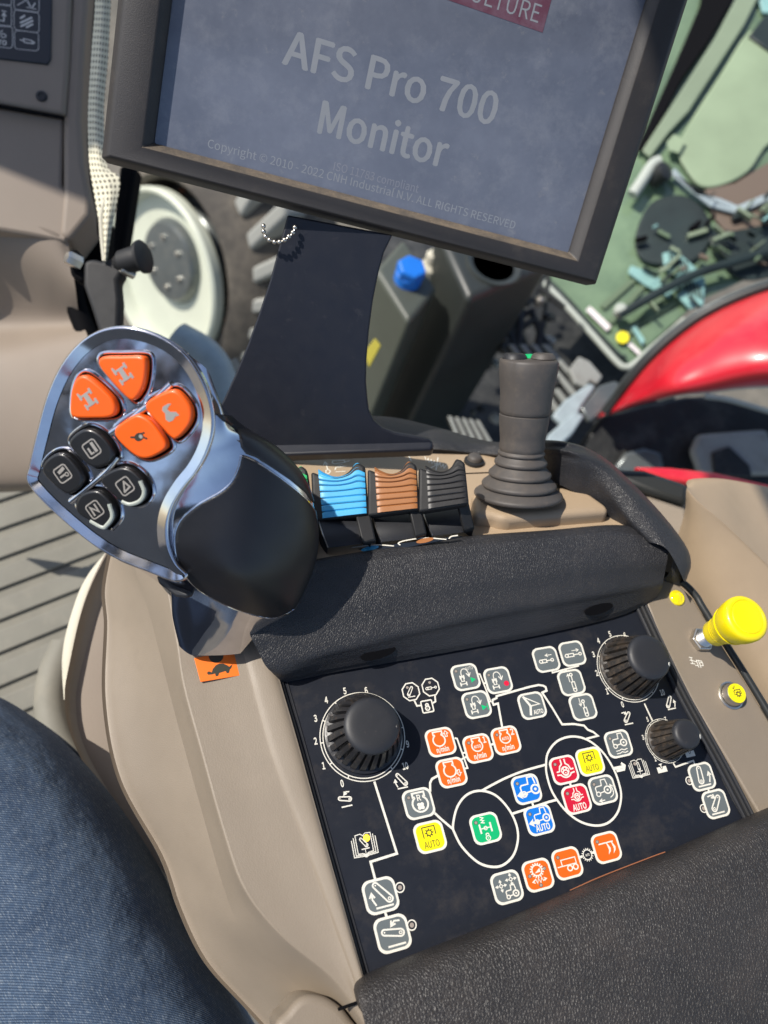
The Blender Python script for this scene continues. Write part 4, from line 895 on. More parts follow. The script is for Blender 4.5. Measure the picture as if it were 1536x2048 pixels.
# bezel as nested rectangles
def rect(l, b, r_, t, h, cr=0): return [MP.pt(-l, -b, h), MP.pt(Wd + r_, -b, h), MP.pt(Wd + r_, Hs + t, h), MP.pt(-l, Hs + t, h)]
lv = [rect(0, 0, 0, 0, -.5), rect(0, 0, 0, 0, 1.0), rect(4.6, 3.4, 4.6, 4.6, 7.0), rect(5.6, 4.2, 5.6, 5.6, 7.4), rect(20, 11.5, 18.5, 20, 7.0), rect(23.0, 13.0, 21, 22, 5.0), rect(25.5, 13.8, 23.0, 24, 0), rect(24.5, 15.5, 22, 23, -9), rect(18, 15, 16, 17, -26), rect(10, 10, 10, 12, -30)]
V = []; Fc = []; FM = []
for L_ in lv: V += L_
for i in range(len(lv) - 1):
    for j in range(4):
        a = i * 4 + j; b = i * 4 + (j + 1) % 4; Fc.append((a, b, b + 4, a + 4)); FM.append(1 if (i in (1,) and j == 0) else 0)
Fc.append(tuple((len(lv) - 1) * 4 + j for j in range(4))); FM.append(0)
mesh('bezel', V, Fc, ['bezel_plastic', 'bezel_dusty'], mon, True, FM, None, .9, 3)
J = Ink(lambda a, b, z: MP.pt(a, b, z))
def mt_text(s, xc, yb, size, m_, bold=0, sx=.95, x0=None, x1=None):
    """text with the baseline centre at a pixel; width fitted between two pixel columns on the baseline"""
    V_, F_ = text_polys(s, bold); wdt = max(a for a, b in V_) - min(a for a, b in V_)
    u, v = MP.uv(xc, yb)
    sxx = ((MP.uv(*x1)[0] - MP.uv(*x0)[0]) / wdt / size) if x0 else sx
    for dx_, dy_ in (((0, 0), (.55, 0), (-.55, 0), (0, .4), (0, -.4)) if bold else ((0, 0),)): J.text(s, u + dx_ - (max(a for a, b in V_) + min(a for a, b in V_)) / 2 * sxx * size, v + dy_, size, m_, .015, 0, sxx)
mt_text('AFS Pro 700', 780, 190, 22.5, 'screen_text', .030, x0=(567, 129), x1=(1003, 250))
mt_text('Monitor', 764, 301, 22.5, 'screen_text', .030, x0=(633, 265.6), x1=(898, 336))
mt_text('Copyright © 2010 - 2022 CNH Industrial N.V. ALL RIGHTS RESERVED', 735, 380, 6.0, 'screen_text', .0, x0=(429, 301), x1=(1041, 460))
mt_text('ISO 11783 compliant', 752, 363, 6.0, 'screen_text_dim', .0, x0=(668, 342), x1=(838, 384))
a, b = MP.uv(1100, 10); a2, b2 = MP.uv(1075, 62)
J.poly([(a - 78, b2 + 1), (a, b2), (a + 0, b2 + 16), (a - 78, b2 + 16)], 'screen_red', .1)
V_, F_ = text_polys('AGRICULTURE', .0); sz = 12; J.text('AGRICULTURE', a - 4 - max(q[0] for q in V_) * sz * .92, b2 + 3.5, sz, 'screen_text', .16, 0, .92)
J.build('screen_writing', mon)
br = thing('monitor_bracket', 'flared black metal bracket holding up the display monitor', 'bracket')
BP = plane3(at(640, 480, 440), at(440, 830, 470), at(860, 890, 478))
arc = [(735, 800), (738, 822), (748, 842), (766, 857), (790, 866), (830, 873), (858, 879)]
pxprism('bracket_plate', [(575, 430), (785, 470), (768, 505), (757, 545), (746, 600), (738, 660), (733, 720), (732, 765)] + arc + [(866, 886), (864, 894), (700, 896), (570, 898), (430, 905), (420, 860), (430, 828), (447, 800), (470, 750), (495, 690), (520, 620), (540, 560), (556, 500)], BP, 6, 'bracket_metal', br, bevel=1.0, seg=3)
pxprism('bracket_foot', [(560, 885), (700, 884), (862, 880), (868, 888), (864, 899), (700, 905), (590, 909), (500, 912), (500, 890)], Plane(BP.hit(700, 895, 2), camdir(0, .5, .87)), 8, 'bracket_metal', br, bevel=2.2, seg=4)
ch = thing('bead_chain', 'short silver bead chain hanging below the monitor frame', 'chain')
bp = [(527, 452), (527, 463), (531, 473), (539, 480), (549, 484), (559, 484), (569, 480), (578, 473), (586, 465), (590, 455)]
for x, y in bp: 
    c = at(x, y, 434); lathe('bead', [(1.35 * math.sin(math.radians(a)) + .02, -1.35 * math.cos(math.radians(a))) for a in range(0, 181, 20)], frame(c, (0, 0, 1)), 'steel', ch, n=14)
tube('chain_link', [at(x, y, 434) for x, y in bp], .35, 'steel', ch, n=6)

# ================================================================== MULTIFUNCTION HANDLE
hd = thing('drive_joystick', 'chrome and black multifunction control handle with orange and black thumb buttons', 'control handle')
D0, DB, DC = 325 + 430 * .0416 - 830 * .0641, -.0416, .0641
tf = lambda x, y: D0 + DB * x + DC * y
FP = plane3(at(240, 660, tf(240, 660)), at(62, 950, tf(62, 950)), at(430, 830, tf(430, 830)))
def rowpts(L): return [at(x, y, t) for x, y, t in L]
bk = 392
R0 = [(215, 690, 342), (300, 672, 338), (405, 730, 333), (428, 780, 336), (432, 800, 344), (390, 770, 362), (250, 720, 364)]
R1 = [(120, 830, 352), (270, 800, 345), (426, 820, 330), (455, 838, 336), (478, 850, 350), (430, 850, 375), (210, 860, 378)]
R2 = [(80, 950, 356), (250, 930, 350), (410, 905, 336), (500, 885, 337), (560, 905, 362), (490, 940, 385), (230, 980, 385)]
R3 = [(120, 1020, 357), (240, 1010, 352), (362, 985, 343), (510, 950, 339), (612, 965, 364), (530, 1010, 388), (260, 1050, 388)]
R4 = [(200, 1090, 358), (275, 1075, 354), (334, 1055, 350), (495, 1040, 341), (632, 1040, 369), (550, 1080, 391), (300, 1120, 390)]
R45 = [(250, 1118, 359), (300, 1110, 356), (340, 1105, 351), (490, 1095, 343), (631, 1108, 373), (545, 1140, 393), (325, 1150, 391)]
R5 = [(300, 1142, 361), (340, 1140, 357), (372, 1150, 352), (490, 1150, 347), (610, 1172, 376), (530, 1190, 394), (350, 1180, 392)]
R6 = [(338, 1175, 368), (378, 1185, 363), (420, 1192, 359), (500, 1200, 357), (578, 1228, 378), (500, 1230, 394), (380, 1210, 392)]
R7 = [(345, 1235, 378), (385, 1245, 374), (425, 1245, 370), (480, 1250, 370), (522, 1264, 382), (480, 1262, 394), (390, 1250, 394)]
R8 = [(358, 1290, 386), (380, 1309, 385), (405, 1311, 384), (450, 1310, 384), (482, 1306, 387), (460, 1300, 394), (390, 1298, 394)]
for r_ in (R1, R2, R3, R4, R45):
    for k_, ex_ in ((0, 7), (1, 5), (2, .2)): r_[k_] = (r_[k_][0], r_[k_][1], tf(r_[k_][0], r_[k_][1]) + ex_)
RW = [rowpts(r) for r in (R0, R1, R2, R3, R4, R45, R5, R6, R7, R8)]
nr_, nc_ = 260, 224
cols = [crom(c, nr_) for c in ([r[j] for r in RW] for j in range(7))]
G = [crom([c[i] for c in cols], nc_, True) for i in range(nr_)]
def proj(P):
    q = R @ (P - CAM); return 768 + F * q.x / -q.z, 1024 - F * q.y / -q.z
def inside(x, y, poly):
    c = False; j = len(poly) - 1
    for i in range(len(poly)):
        xi, yi = poly[i]; xj, yj = poly[j]
        if (yi > y) != (yj > y) and x < (xj - xi) * (y - yi) / (yj - yi) + xi: c = not c
        j = i
    return c
V = [p for r in G for p in r]
Fc = [(i * nc_ + j, i * nc_ + (j + 1) % nc_, (i + 1) * nc_ + (j + 1) % nc_, (i + 1) * nc_ + j) for i in range(nr_ - 1) for j in range(nc_)]
palm = [(484, 912), (510, 922), (545, 945), (585, 975), (613, 1000), (632, 1024), (660, 1060), (650, 1120), (625, 1180), (590, 1215), (553, 1234), (520, 1232), (480, 1221), (440, 1204), (400, 1180), (372, 1152), (355, 1118), (350, 1085), (352, 1062), (362, 1040), (380, 1022), (405, 1004), (435, 988), (458, 970), (472, 948), (480, 925)]
palm = [(p.x, p.y) for p in crom([Vector((x, y, 0)) for x, y in palm], 120, True)]
topg = [(428, 826), (460, 832), (500, 830), (560, 860), (640, 940), (650, 1020), (629, 1010), (610, 985), (580, 960), (545, 936), (512, 915), (492, 908), (482, 895), (478, 870), (465, 852), (445, 842)]
def vnorm():
    N = []
    for i in range(nr_):
        for j in range(nc_):
            a = G[min(i + 1, nr_ - 1)][j] - G[max(i - 1, 0)][j]; b = G[i][(j + 1) % nc_] - G[i][j - 1]; n_ = a.cross(b)
            N.append(n_.normalized() if n_.length else Vector((0, 0, 1)))
    cen = sum(V, Vector()) / len(V)
    if sum(1 for p, n_ in zip(V, N) if n_.dot(p - cen) > 0) < len(V) / 2: N = [-n_ for n_ in N]
    return N
N = vnorm()
PJ = [proj(p) for p in V]
def region(poly, front=True):
    out = []
    for f in Fc:
        x = sum(PJ[i][0] for i in f) / 4; y = sum(PJ[i][1] for i in f) / 4
        nn = N[f[0]]
        if nn.dot(CAM - V[f[0]]) > -12 and inside(x, y, poly): out.append(f)
    return out
caps_ = [tuple(range(nc_)), tuple((nr_ - 1) * nc_ + j for j in range(nc_))]
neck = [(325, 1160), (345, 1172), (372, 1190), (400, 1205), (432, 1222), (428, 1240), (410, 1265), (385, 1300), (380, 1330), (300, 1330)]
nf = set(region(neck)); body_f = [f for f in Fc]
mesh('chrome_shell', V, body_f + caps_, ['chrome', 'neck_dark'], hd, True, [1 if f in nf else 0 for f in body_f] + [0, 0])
def patch(name, poly, m_, off):
    fs = region(poly); idx = sorted({i for f in fs for i in f}); mp = {v_: k for k, v_ in enumerate(idx)}; edge = {}
    for f in fs:
        for a, b in zip(f, f[1:] + f[:1]): edge[(a, b)] = edge.get((a, b), 0) + 1
    bnd = {i for (a, b) in edge if (b, a) not in edge for i in (a, b)}
    def snap(i):
        x, y = PJ[i]; best = None
        for (ax, ay), (bx, by) in zip(poly, poly[1:] + poly[:1]):
            L2 = (bx - ax) ** 2 + (by - ay) ** 2
            t_ = max(0, min(1, ((x - ax) * (bx - ax) + (y - ay) * (by - ay)) / L2)) if L2 else 0
            qx, qy = ax + t_ * (bx - ax), ay + t_ * (by - ay); d_ = (qx - x) ** 2 + (qy - y) ** 2
            if best is None or d_ < best[0]: best = (d_, qx, qy)
        if best[0] > 60: return V[i] + N[i] * off * .05
        r = ray(best[1], best[2]); nn = N[i]; den = r.dot(nn)
        if abs(den) < .15: return V[i] + N[i] * off * .05
        return CAM + r * ((V[i] - CAM).dot(nn) / den) + nn * off * .2
    VV = [snap(i) if i in bnd else V[i] + N[i] * off for i in idx]
    return mesh(name, VV, [tuple(mp[i] for i in f) for f in fs], m_, hd)
patch('palm_grip', palm, 'grip_black', .7); patch('upper_grip', topg, 'grip_black', .7)
front = [i for i in range(len(V)) if N[i].dot(CAM - V[i]) > 0]
def trace3(poly, step=2):
    out = []
    for x, y in poly[::step]:
        k = min(front, key=lambda i: (PJ[i][0] - x) ** 2 + (PJ[i][1] - y) ** 2)
        r = ray(x, y); den = r.dot(N[k]); out.append(CAM + r * ((V[k] - CAM).dot(N[k]) / den) + N[k] * .15 if abs(den) > .2 else V[k] + N[k] * .15)
    return out
tube('grip_trim', trace3(palm, 3), .5, 'chrome', hd, n=8, closed=True, res=160)
# flat face with raised rim
face = [(60, 962), (64, 930), (78, 870), (97, 800), (122, 742), (155, 697), (195, 668), (240, 657), (290, 664), (340, 686), (380, 722), (408, 770), (423, 820), (424, 862), (413, 902), (393, 940), (365, 975), (343, 1012), (333, 1050), (336, 1092), (352, 1128), (372, 1150), (350, 1158), (300, 1140), (240, 1116), (190, 1086), (140, 1046), (92, 1002)]
face = [(p.x, p.y) for p in crom([Vector((x, y, 0)) for x, y in face], 150, True)]
pxprism('face_plate', face, FP, 5, 'chrome', hd, bevel=.6, h=1.5)
tube('face_rim', [FP.hit(x, y, 1.9) for x, y in face[::2]], 1.15, 'chrome', hd, n=10, closed=True, res=300)
fo = [FP.hit(x, y, 1.6) for x, y in face]; fcx = sum(fo, Vector()) / len(fo); fi = []
for i, p in enumerate(fo):
    tg = (fo[(i + 1) % len(fo)] - fo[i - 1]).normalized(); nn = FP.n.cross(tg)
    fi.append(p + nn * 4.2)
if sum((a - fcx).length for a in fi) > sum((a - fcx).length for a in fo): fi = [p * 2 - q for p, q in zip(fo, fi)]
m_ = len(fo)
mesh('face_band', [p + FP.n * 1.5 for p in fo] + [p + FP.n * .3 for p in fi], [(i, (i + 1) % m_, m_ + (i + 1) % m_, m_ + i) for i in range(m_)], 'chrome', hd)
cxm = sum(p[0] for p in face) / len(face); cym = sum(p[1] for p in face) / len(face)
for rg_ in ([(222, 866), (262, 838), (300, 808), (343, 768)], [(142, 1003), (180, 972), (212, 945), (238, 914)]):
    tube('ridge', [FP.hit(x, y, 2.4) for x, y in rg_], 1.5, 'chrome', hd, n=10, res=20)
def key(px, m_, label, ic, h=1.5, th=4.2, sm=44, bev=1.2):
    P = crom([FP.hit(x, y, h + th) for x, y in px], sm, True); c = sum(P, Vector()) / len(P)
    well = [c + (p - c) * 1.13 - FP.n * (th - .35) for p in P]
    k = prism('thumb_button', P, FP.n, th + 1, m_, hd, bevel=bev, seg=4); k['label'] = label
    pw = prism('button_well', well, FP.n, .8, 'seal_black', k, bevel=0)
    tube('well_lip', [c + (p - c) * 1.17 - FP.n * (th - .3) for p in P], .75, 'chrome', k, n=8, closed=True, res=80)
    if ic:
        cx_ = sum(x for x, y in px) / len(px); cy_ = sum(y for x, y in px) / len(px); o = FP.hit(cx_, cy_, h + th + .12)
        vx = (FP.hit(cx_ + 10, cy_ - 7, h + th + .12) - o).normalized(); vy = FP.n.cross(vx)
        J = Ink(lambda a, b, z: o + vx * a + vy * b + FP.n * z); ic(J); J.build('symbol', k)
    return k
def i_axle(J):
    J.line([(-3.0, 2.0), (-3.0, 4.4)], .9, 'silver_ink', 0)
    for y in (2.6, -2.2): J.line([(-2.8, y), (2.8, y)], .9, 'silver_ink', .0); J.line([(-2.8, y - 1.0), (-2.8, y + 1.0)], 1.1, 'silver_ink', .02); J.line([(2.8, y - 1.0), (2.8, y + 1.0)], 1.1, 'silver_ink', .02)
    J.poly([(-1.3, -2.8), (1.3, -2.8), (1.1, 3), (-1.1, 3)], 'silver_ink', .04)
def i_rabbit(J): J.poly([(-2.5, -3), (-3.2, -1.4), (-1.8, .8), (-2.2, 2.4), (-1.0, 3.6), (1.8, 3.4), (3.2, 2.6), (1.2, 2.2), (.2, 1.6), (.6, .2), (2.8, -1.2), (3.2, -3.2), (1.4, -2.6), (-.6, -3.4)], 'silver_ink', 0)
def i_tort(J): J.circ(0, 0, 2.2, 'ink_dark', 0, ry=1.7, n=18); J.line([(-1.6, .8), (-3.2, 1.8)], .8, 'ink_dark', .02); J.line([(1.6, -1), (2.6, -2.4)], .8, 'ink_dark', .02); J.line([(1.8, .6), (3.2, .2)], .7, 'ink_dark', .02); J.circ(.9, -.3, .9, 'silver_ink', .05, n=12)
def i_lcd(k):
    def f(J):
        J.line(rrect(3.4, 3.4, 1.3), .6, 'silver_ink', 0, True)
        if k == 0: J.line([(-1.4, -1.8), (-1.4, .8)], 1.0, 'silver_ink', .02); J.line([(1.4, -1.8), (1.4, 2.0)], 1.5, 'silver_ink', .02); J.line([(-1.4, -1.8), (0, -1.8)], .7, 'silver_ink', .02)
        if k == 1: J.line([(-1.8, -.8), (.4, -.8)], .9, 'silver_ink', .02); J.line([(-1.2, 1.2), (1.8, 1.8)], 1.5, 'silver_ink', .02); J.circ(1.6, -1.2, .8, 'silver_ink', .02, .5, n=12)
        if k == 2: J.line([(-1.8, -2), (.8, 2)], .8, 'silver_ink', .02); J.line([(-1.8, -2), (1.8, -1.4), (.8, 2)], .8, 'silver_ink', .02)
        if k == 3: J.line([(-1.6, -2), (-1.4, 1.8), (1.2, -1.6), (1.4, 2)], 1.0, 'silver_ink', .02)
    return f
key([(196, 722), (206, 713), (240, 712), (278, 712), (290, 722), (290, 752), (283, 780), (268, 800), (256, 798), (238, 780), (216, 756), (200, 736)], 'key_orange', 'orange triangular button at the top of the handle', i_axle)
key([(139, 806), (142, 780), (150, 760), (162, 751), (178, 756), (205, 778), (226, 802), (230, 824), (218, 835), (185, 837), (150, 836), (140, 826)], 'key_orange', 'orange triangular button at the upper left of the handle', i_axle)
key([(290, 812), (300, 798), (328, 784), (346, 780), (362, 790), (380, 815), (382, 840), (370, 862), (352, 878), (340, 874), (318, 850), (296, 826)], 'key_orange', 'orange button with rabbit', i_rabbit)
key([(228, 862), (236, 850), (262, 833), (278, 830), (300, 842), (322, 870), (332, 892), (322, 905), (296, 917), (274, 914), (250, 896), (232, 876)], 'key_orange', 'orange button with tortoise', i_tort)
key([(137, 886), (150, 868), (172, 858), (196, 866), (218, 888), (226, 910), (216, 928), (192, 936), (176, 930), (150, 906)], 'key_black', 'black button at the upper left of the handle', i_lcd(0))
key([(83, 940), (90, 922), (110, 908), (130, 910), (152, 932), (165, 955), (160, 974), (140, 988), (124, 984), (98, 962)], 'key_black', 'black button at the left tip of the handle', i_lcd(1))
def greyedge(k): return k
for px, k_, lb in (([(200, 958), (216, 944), (240, 935), (262, 940), (284, 960), (293, 985), (284, 1004), (262, 1012), (244, 1006), (214, 980)], 2, 'black and grey button in the middle of the handle'), ([(150, 1012), (158, 992), (178, 982), (200, 984), (222, 1006), (229, 1034), (216, 1054), (206, 1058), (180, 1044), (156, 1028)], 3, 'black and grey button lowest on the handle face')):
    cx_ = sum(x for x, y in px) / len(px); cy_ = sum(y for x, y in px) / len(px)
    K = key(px, 'key_black', lb, i_lcd(k_))
    lo_ = sorted(range(len(px)), key=lambda i: -(px[i][0] * .3 + px[i][1]))[:4]
    seq = [p for p in px if (p[0] - cx_) * .45 + (p[1] - cy_) * .9 > -4]
    J = Ink(lambda a, b, z: FP.pt(a, b, z)); uvp = [Vector((*FP.uv(cx_ + (x - cx_) * .86, cy_ + (y - cy_) * .86), 0)) for x, y in seq]; Q = crom(uvp, 20)
    o = None
    tube('grey_edge', [FP.hit(cx_ + (x - cx_) * .9, cy_ + (y - cy_) * .9, 5.2) for x, y in seq], 1.0, 'frame_grey', K, n=8, res=24)
# trigger under the head
pxprism('trigger', [(310, 1150), (330, 1158), (345, 1172), (378, 1186), (374, 1197), (350, 1194), (332, 1180), (316, 1168)], Plane(at(340, 1172, 362), camdir(-.3, 0, 1)), 8, 'black_plastic', hd, bevel=1.4, seg=3)

# ================================================================== PERSON'S LEG
pe = thing('person', "seated person's thigh in faded blue jeans at the lower left", 'person')
jl = [(-120, 1352), (-20, 1392), (40, 1425), (130, 1490), (200, 1567), (262, 1650), (318, 1738), (352, 1806), (398, 1880), (440, 1950), (500, 2048), (545, 2130), (600, 2260)]
def JC(dx, dy, t): return [at(x + dx, y + dy, t) for x, y in jl]
loft('jeans', [JC(8, -3, 560), JC(3, -1, 490), JC(0, 0, 455), JC(-22, 14, 425), JC(-70, 45, 400), JC(-150, 100, 380), JC(-260, 170, 368), JC(-400, 260, 366), JC(-560, 360, 380), JC(-700, 440, 420), JC(-760, 480, 520)], 'denim', pe, n=120, k=8, uv=(1.9, 2.2))
tube('side_seam', [at(x - 330, y + 215, 367.2) for x, y in jl[2:]], 1.2, 'denim', pe, n=8)

# ================================================================== CAB: LEFT SIDE
tr = thing('cab_pillar_trim', 'dark brown cab pillar trim at the upper left with navy switch panel', 'cab trim')
TP = Plane(at(90, 200, 640), camdir(.22, .05, .97))
pxprism('trim_upper', [(-120, -120), (150, -120), (142, 0), (138, 120), (130, 230), (-120, 186)], TP, 60, 'trim_dark', tr, bevel=4, seg=4)
pxprism('trim_edge', [(140, -120), (186, -120), (176, 0), (168, 120), (162, 240), (168, 330), (182, 395), (180, 430), (140, 480), (118, 470), (126, 375), (126, 230), (133, 100), (140, 0)], TP, 60, 'trim_dark', tr, bevel=6, seg=4, h=-4)
pxprism('trim_middle', [(-120, 195), (128, 236), (124, 372), (140, 385), (152, 440), (132, 486), (60, 470), (-120, 440)], TP, 50, 'trim_dark', tr, bevel=3, h=-6)
pxprism('switch_panel', [(-120, -120), (104, -120), (103, 0), (101, 118), (95, 128), (60, 124), (0, 117), (-120, 100)], TP, 3, 'keypad_navy', tr, bevel=.6, h=1.5)
pxprism('panel_groove', [(-120, 186), (128, 232), (128, 237), (-120, 192)], TP, 2, 'seal_black', tr, bevel=0, h=.4)
lathe('screw', [(4.6, 0), (4.4, 1.2), (3, 1.6), (2.2, .6), (.05, .5)], frame(TP.hit(83, 193, 0), TP.n), 'black_plastic', tr, n=24)
J = Ink(lambda a, b, z: TP.pt(a, b, z + 1.6))
def ql(px, wd=.7, mt='keypad_line', closed=False, h=0):
    P = [TP.uv(x, y) for x, y in px]; J.line(P, wd, mt, h, closed)
def qr(pts): 
    P = crom([Vector((*TP.uv(x, y), 0)) for x, y in pts], 40, True); J.line([(p.x, p.y) for p in P], .45, 'keypad_line', 0, True)
def qbox(x0, y0, x1, y1, sl=.1):
    r = 7
    P = []
    for (cx, cy, a) in ((x1 - r, y0 + r, -90), (x1 - r, y1 - r, 0), (x0 + r, y1 - r, 90), (x0 + r, y0 + r, 180)):
        for i in range(5): t_ = math.radians(a + 22.5 * i); x = cx + r * math.cos(t_); P.append((x, cy + r * math.sin(t_) + (x - x0) * sl))
    ql(P, .45, closed=True)
qbox(29, -24, 79, 22, .13); qbox(29, 21, 79, 62, .13); qbox(30, 63, 78, 100, .10); qbox(-25, -28, 24, 10, .1); qbox(-25, 8, 24, 52, .1); qbox(-25, 50, 26, 94, .1)
for a0, b0, a1, b1 in ((42, 39, 50, 34), (42, 48, 64, 38), (43, 55, 66, 44), (54, 57, 66, 51)): ql([(a0, b0), (a1, b1)], 1.5)
ql([(48, 80), (65, 84), (66, 90), (49, 87)], .8, closed=True); ql([(41, 82), (48, 84)], .8); ql([(66, 85), (70, 88), (66, 90)], .8)
ql([(36, 13), (58, 0)], .7); ql([(56, 5), (62, 16)], 1.0); ql([(71, 9), (66, 17)], 1.0); ql([(54, 17), (73, 21)], .6)
ql([(0, 43), (9, 45), (9, 30)], .9); ql([(5, 34), (9, 29), (13, 35)], .9); ql([(5, 24), (13, 26)], .8)
u_, v_ = TP.uv(8, 74); ic_gear(J, 'keypad_line', 0, u_, v_, 1.5, .5, 8, .9); ql([(0, 70), (6, 63)], .7)
u_, v_ = TP.uv(5, 92); J.text('TO', u_ + .3, v_, 5.5, 'keypad_line', 0, .03, .95, -6); J.build('switch_symbols', tr)
lt = thing('lower_cab_trim', 'shaded brown moulded lower cab trim behind the chrome handle at the left', 'cab trim')
LTc = [[at(-160, 440, 640), at(0, 440, 640), at(100, 460, 640), (at(136, 486, 648))],
       [at(-160, 520, 660), at(0, 515, 660), at(100, 540, 655), at(150, 570, 655)],
       [at(-160, 640, 720), at(0, 640, 715), at(100, 640, 700), at(160, 640, 690)],
       [at(-160, 720, 700), at(0, 715, 690), at(100, 700, 680), at(180, 690, 670)],
       [at(-160, 850, 700), at(0, 850, 690), at(100, 850, 680), at(200, 850, 670)],
       [at(-160, 968, 720), at(0, 965, 710), at(100, 962, 700), at(220, 960, 690)],
       [at(-160, 990, 760), at(0, 985, 750), at(100, 980, 740), at(220, 975, 730)]]
loft('trim_shell', LTc, 'trim_dark', lt, n=40, k=8)
seal = tag(tube('door_seal', [at(x, y, 690) for x, y in ((190, -120), (184, 0), (174, 150), (168, 260), (176, 370), (190, 430), (170, 470), (140, 500), (150, 600), (170, 660), (190, 720))], 9, 'seal_black', None, n=10), 'black rubber door seal running down beside the brown pillar trim', 'door seal')
pxprism('seal_block', [(150, 420), (186, 400), (215, 440), (215, 520), (205, 640), (175, 700), (140, 560), (132, 500)], Plane(at(170, 520, 700), camdir(0, 0, 1)), 20, 'seal_black', seal, bevel=3)
SH = Plane(at(205, 200, 600), camdir(-.1, 0, 1))
shade = thing('roller_blind', 'sunlit cream perforated mesh shade hanging beside the door pillar', 'window shade')
c0 = [(188, -120), (190, 0), (183, 100), (176, 220), (178, 320), (190, 400), (200, 460), (207, 522)]
c1 = [(228, -120), (222, 0), (216, 120), (208, 220), (214, 330), (240, 360), (225, 450), (214, 522)]
loft('mesh_panel', [[SH.hit(x, y) for x, y in c0], [SH.hit((a + b) / 2, (c + d) / 2, 4) for (a, c), (b, d) in zip(c0, c1)], [SH.hit(x, y) for x, y in c1]], 'cream_mesh', shade, n=60, k=5, uv=(.16, 1.4))
tube('shade_hem', [SH.hit(x, y, 2) for x, y in ((222, 368), (205, 420), (203, 460), (209, 522))], 1.8, 'cream_cloth', shade, n=8)
post = tag(prism('door_post', [at(238, 330, 800), at(272, 330, 800), at(240, 540, 790), at(216, 540, 790)], camdir(0, 0, 1), 25, 'seal_black', None, bevel=4), 'dark upright post between cream shade and white wheel', 'post')
# clamp mount
cl = thing('clamp_mount', 'black ball clamp mount with steel bolts in front of the white wheel', 'clamp mount')
q = at(262, 520, 600); fr = frame(q, camdir(.85, .12, .25))
lathe('ball_knob', [(5, -14), (7, -10), (9, -8), (9.6, 3), (9, 8), (12.5, 9), (12.8, 11.5), (11, 13), (.1, 13.4)], fr, 'black_dull', cl, n=36)
CP = Plane(at(200, 560, 600), camdir(.1, 0, 1))
pxprism('clamp_arm', [(166, 522), (185, 516), (205, 522), (232, 512), (248, 522), (244, 548), (236, 560), (240, 600), (238, 660), (225, 700), (196, 660), (180, 610), (166, 570)], CP, 18, 'black_dull', cl, bevel=4, seg=4)
pxprism('clamp_arm', [(134, 500), (150, 494), (170, 520), (176, 560), (160, 566), (140, 550)], CP, 14, 'seal_black', cl, bevel=3, h=-6)
for x, y, r in ((146, 520, 5.5), (254, 543, 3.6)): lathe('bolt', [(r, -6), (r, 4), (r * .8, 5.5), (.1, 5.8)], frame(CP.hit(x, y, 0), camdir(-.6, .2, .7)), 'steel', cl, n=6 if r > 4 else 20)

# unseen cab shell pieces, added to shape the shade and reflections
cr = tag(box('added_cab_roof', (-440, -430, 950), (1600, 0, 0), (0, 1050, 0), (0, 0, 60), 'added_shell_grey', None, bevel=10), kind='structure'); cr['label'] = 'unseen grey cab roof added for shade and darker reflections'  # out-of-view roof added to darken the chrome and shade the cab
cq = tag(box('added_side_wall', (-760, -1100, -500), (60, 0, 0), (0, 880, 0), (0, 0, 775), 'added_shell_grey', None, bevel=10), kind='structure'); cq['label'] = 'unseen grey side wall added for the chrome to reflect'  # out-of-view wall added as a grey surface for the chrome to mirror
for y_, w_ in ((-252, 26), (-345, 34), (-520, 90)): tag(box('reflection_post', (-760, y_, 276), (60, 0, 0), (0, w_, 0), (0, 0, 674), 'post_dark', None, bevel=8), kind='structure')  # out-of-view dark posts added to streak the chrome reflection
tag(tube('reflection_rail', [Vector((-745, -1100, 400)), Vector((-745, -700, 395)), Vector((-745, -230, 380))], 14, 'red_paint', None), 'unseen red rail added for a red reflection in the chrome', 'grab rail')  # out-of-view rail added to bring red into the chrome reflection
cp = tag(box('added_shade_wall', (-760, 640, -500), (60, 0, 0), (0, 200, 0), (0, 0, 1450), 'added_shell_grey', None, bevel=10), kind='structure'); cp['label'] = 'unseen grey wall added to shade the pillar trim'  # out-of-view wall added to keep the sun off the pillar trim
# floor and seat base
fl = tag(prism('cab_floor', [hz(-400, 880, -470), hz(240, 900, -470), hz(480, 1300, -470), hz(480, 1900, -470), hz(-600, 1900, -470)], (0, 0, 1), 20, 'floor_mat', None, bevel=0), 'grey-green ribbed rubber cab floor', kind='structure')
bxs = []
d0 = (hz(153, 1074, -470) - hz(0, 1130, -470)).normalized(); nn_ = Vector((-d0.y, d0.x, 0))
o0 = hz(0, 1130, -470)
for k in range(-14, 5):
    b0 = o0 + nn_ * (k * 34 + 6) - d0 * 160; bxs.append((b0 + Vector((0, 0, .6)), d0 * 520, nn_ * 23, Vector((0, 0, 4))))
jb_ = join_boxes('floor_ribs', bxs, 'floor_mat', fl, bevel=1.5)
sb = thing('seat_base', 'brown seat base with cream edge band standing on the ribbed floor', 'seat base')
sc = [[hz(x, y, -160) for x, y in ((225, 1095), (185, 1180), (160, 1260), (146, 1340), (138, 1400), (150, 1480), (205, 1590), (330, 1770), (420, 1900))],
      [hz(x, y, -150) for x, y in ((260, 1095), (205, 1200), (182, 1270), (160, 1350), (152, 1410), (168, 1490), (225, 1595), (345, 1770), (430, 1900))],
      [hz(x, y, -150) for x, y in ((330, 1095), (300, 1200), (290, 1270), (280, 1350), (280, 1410), (280, 1490), (330, 1595), (400, 1770), (480, 1900))]]
sc.insert(0, [p + Vector((4, 0, -250)) for p in sc[0]])
loft('base_shell', sc, 'trim_dark', sb, n=60, k=5)
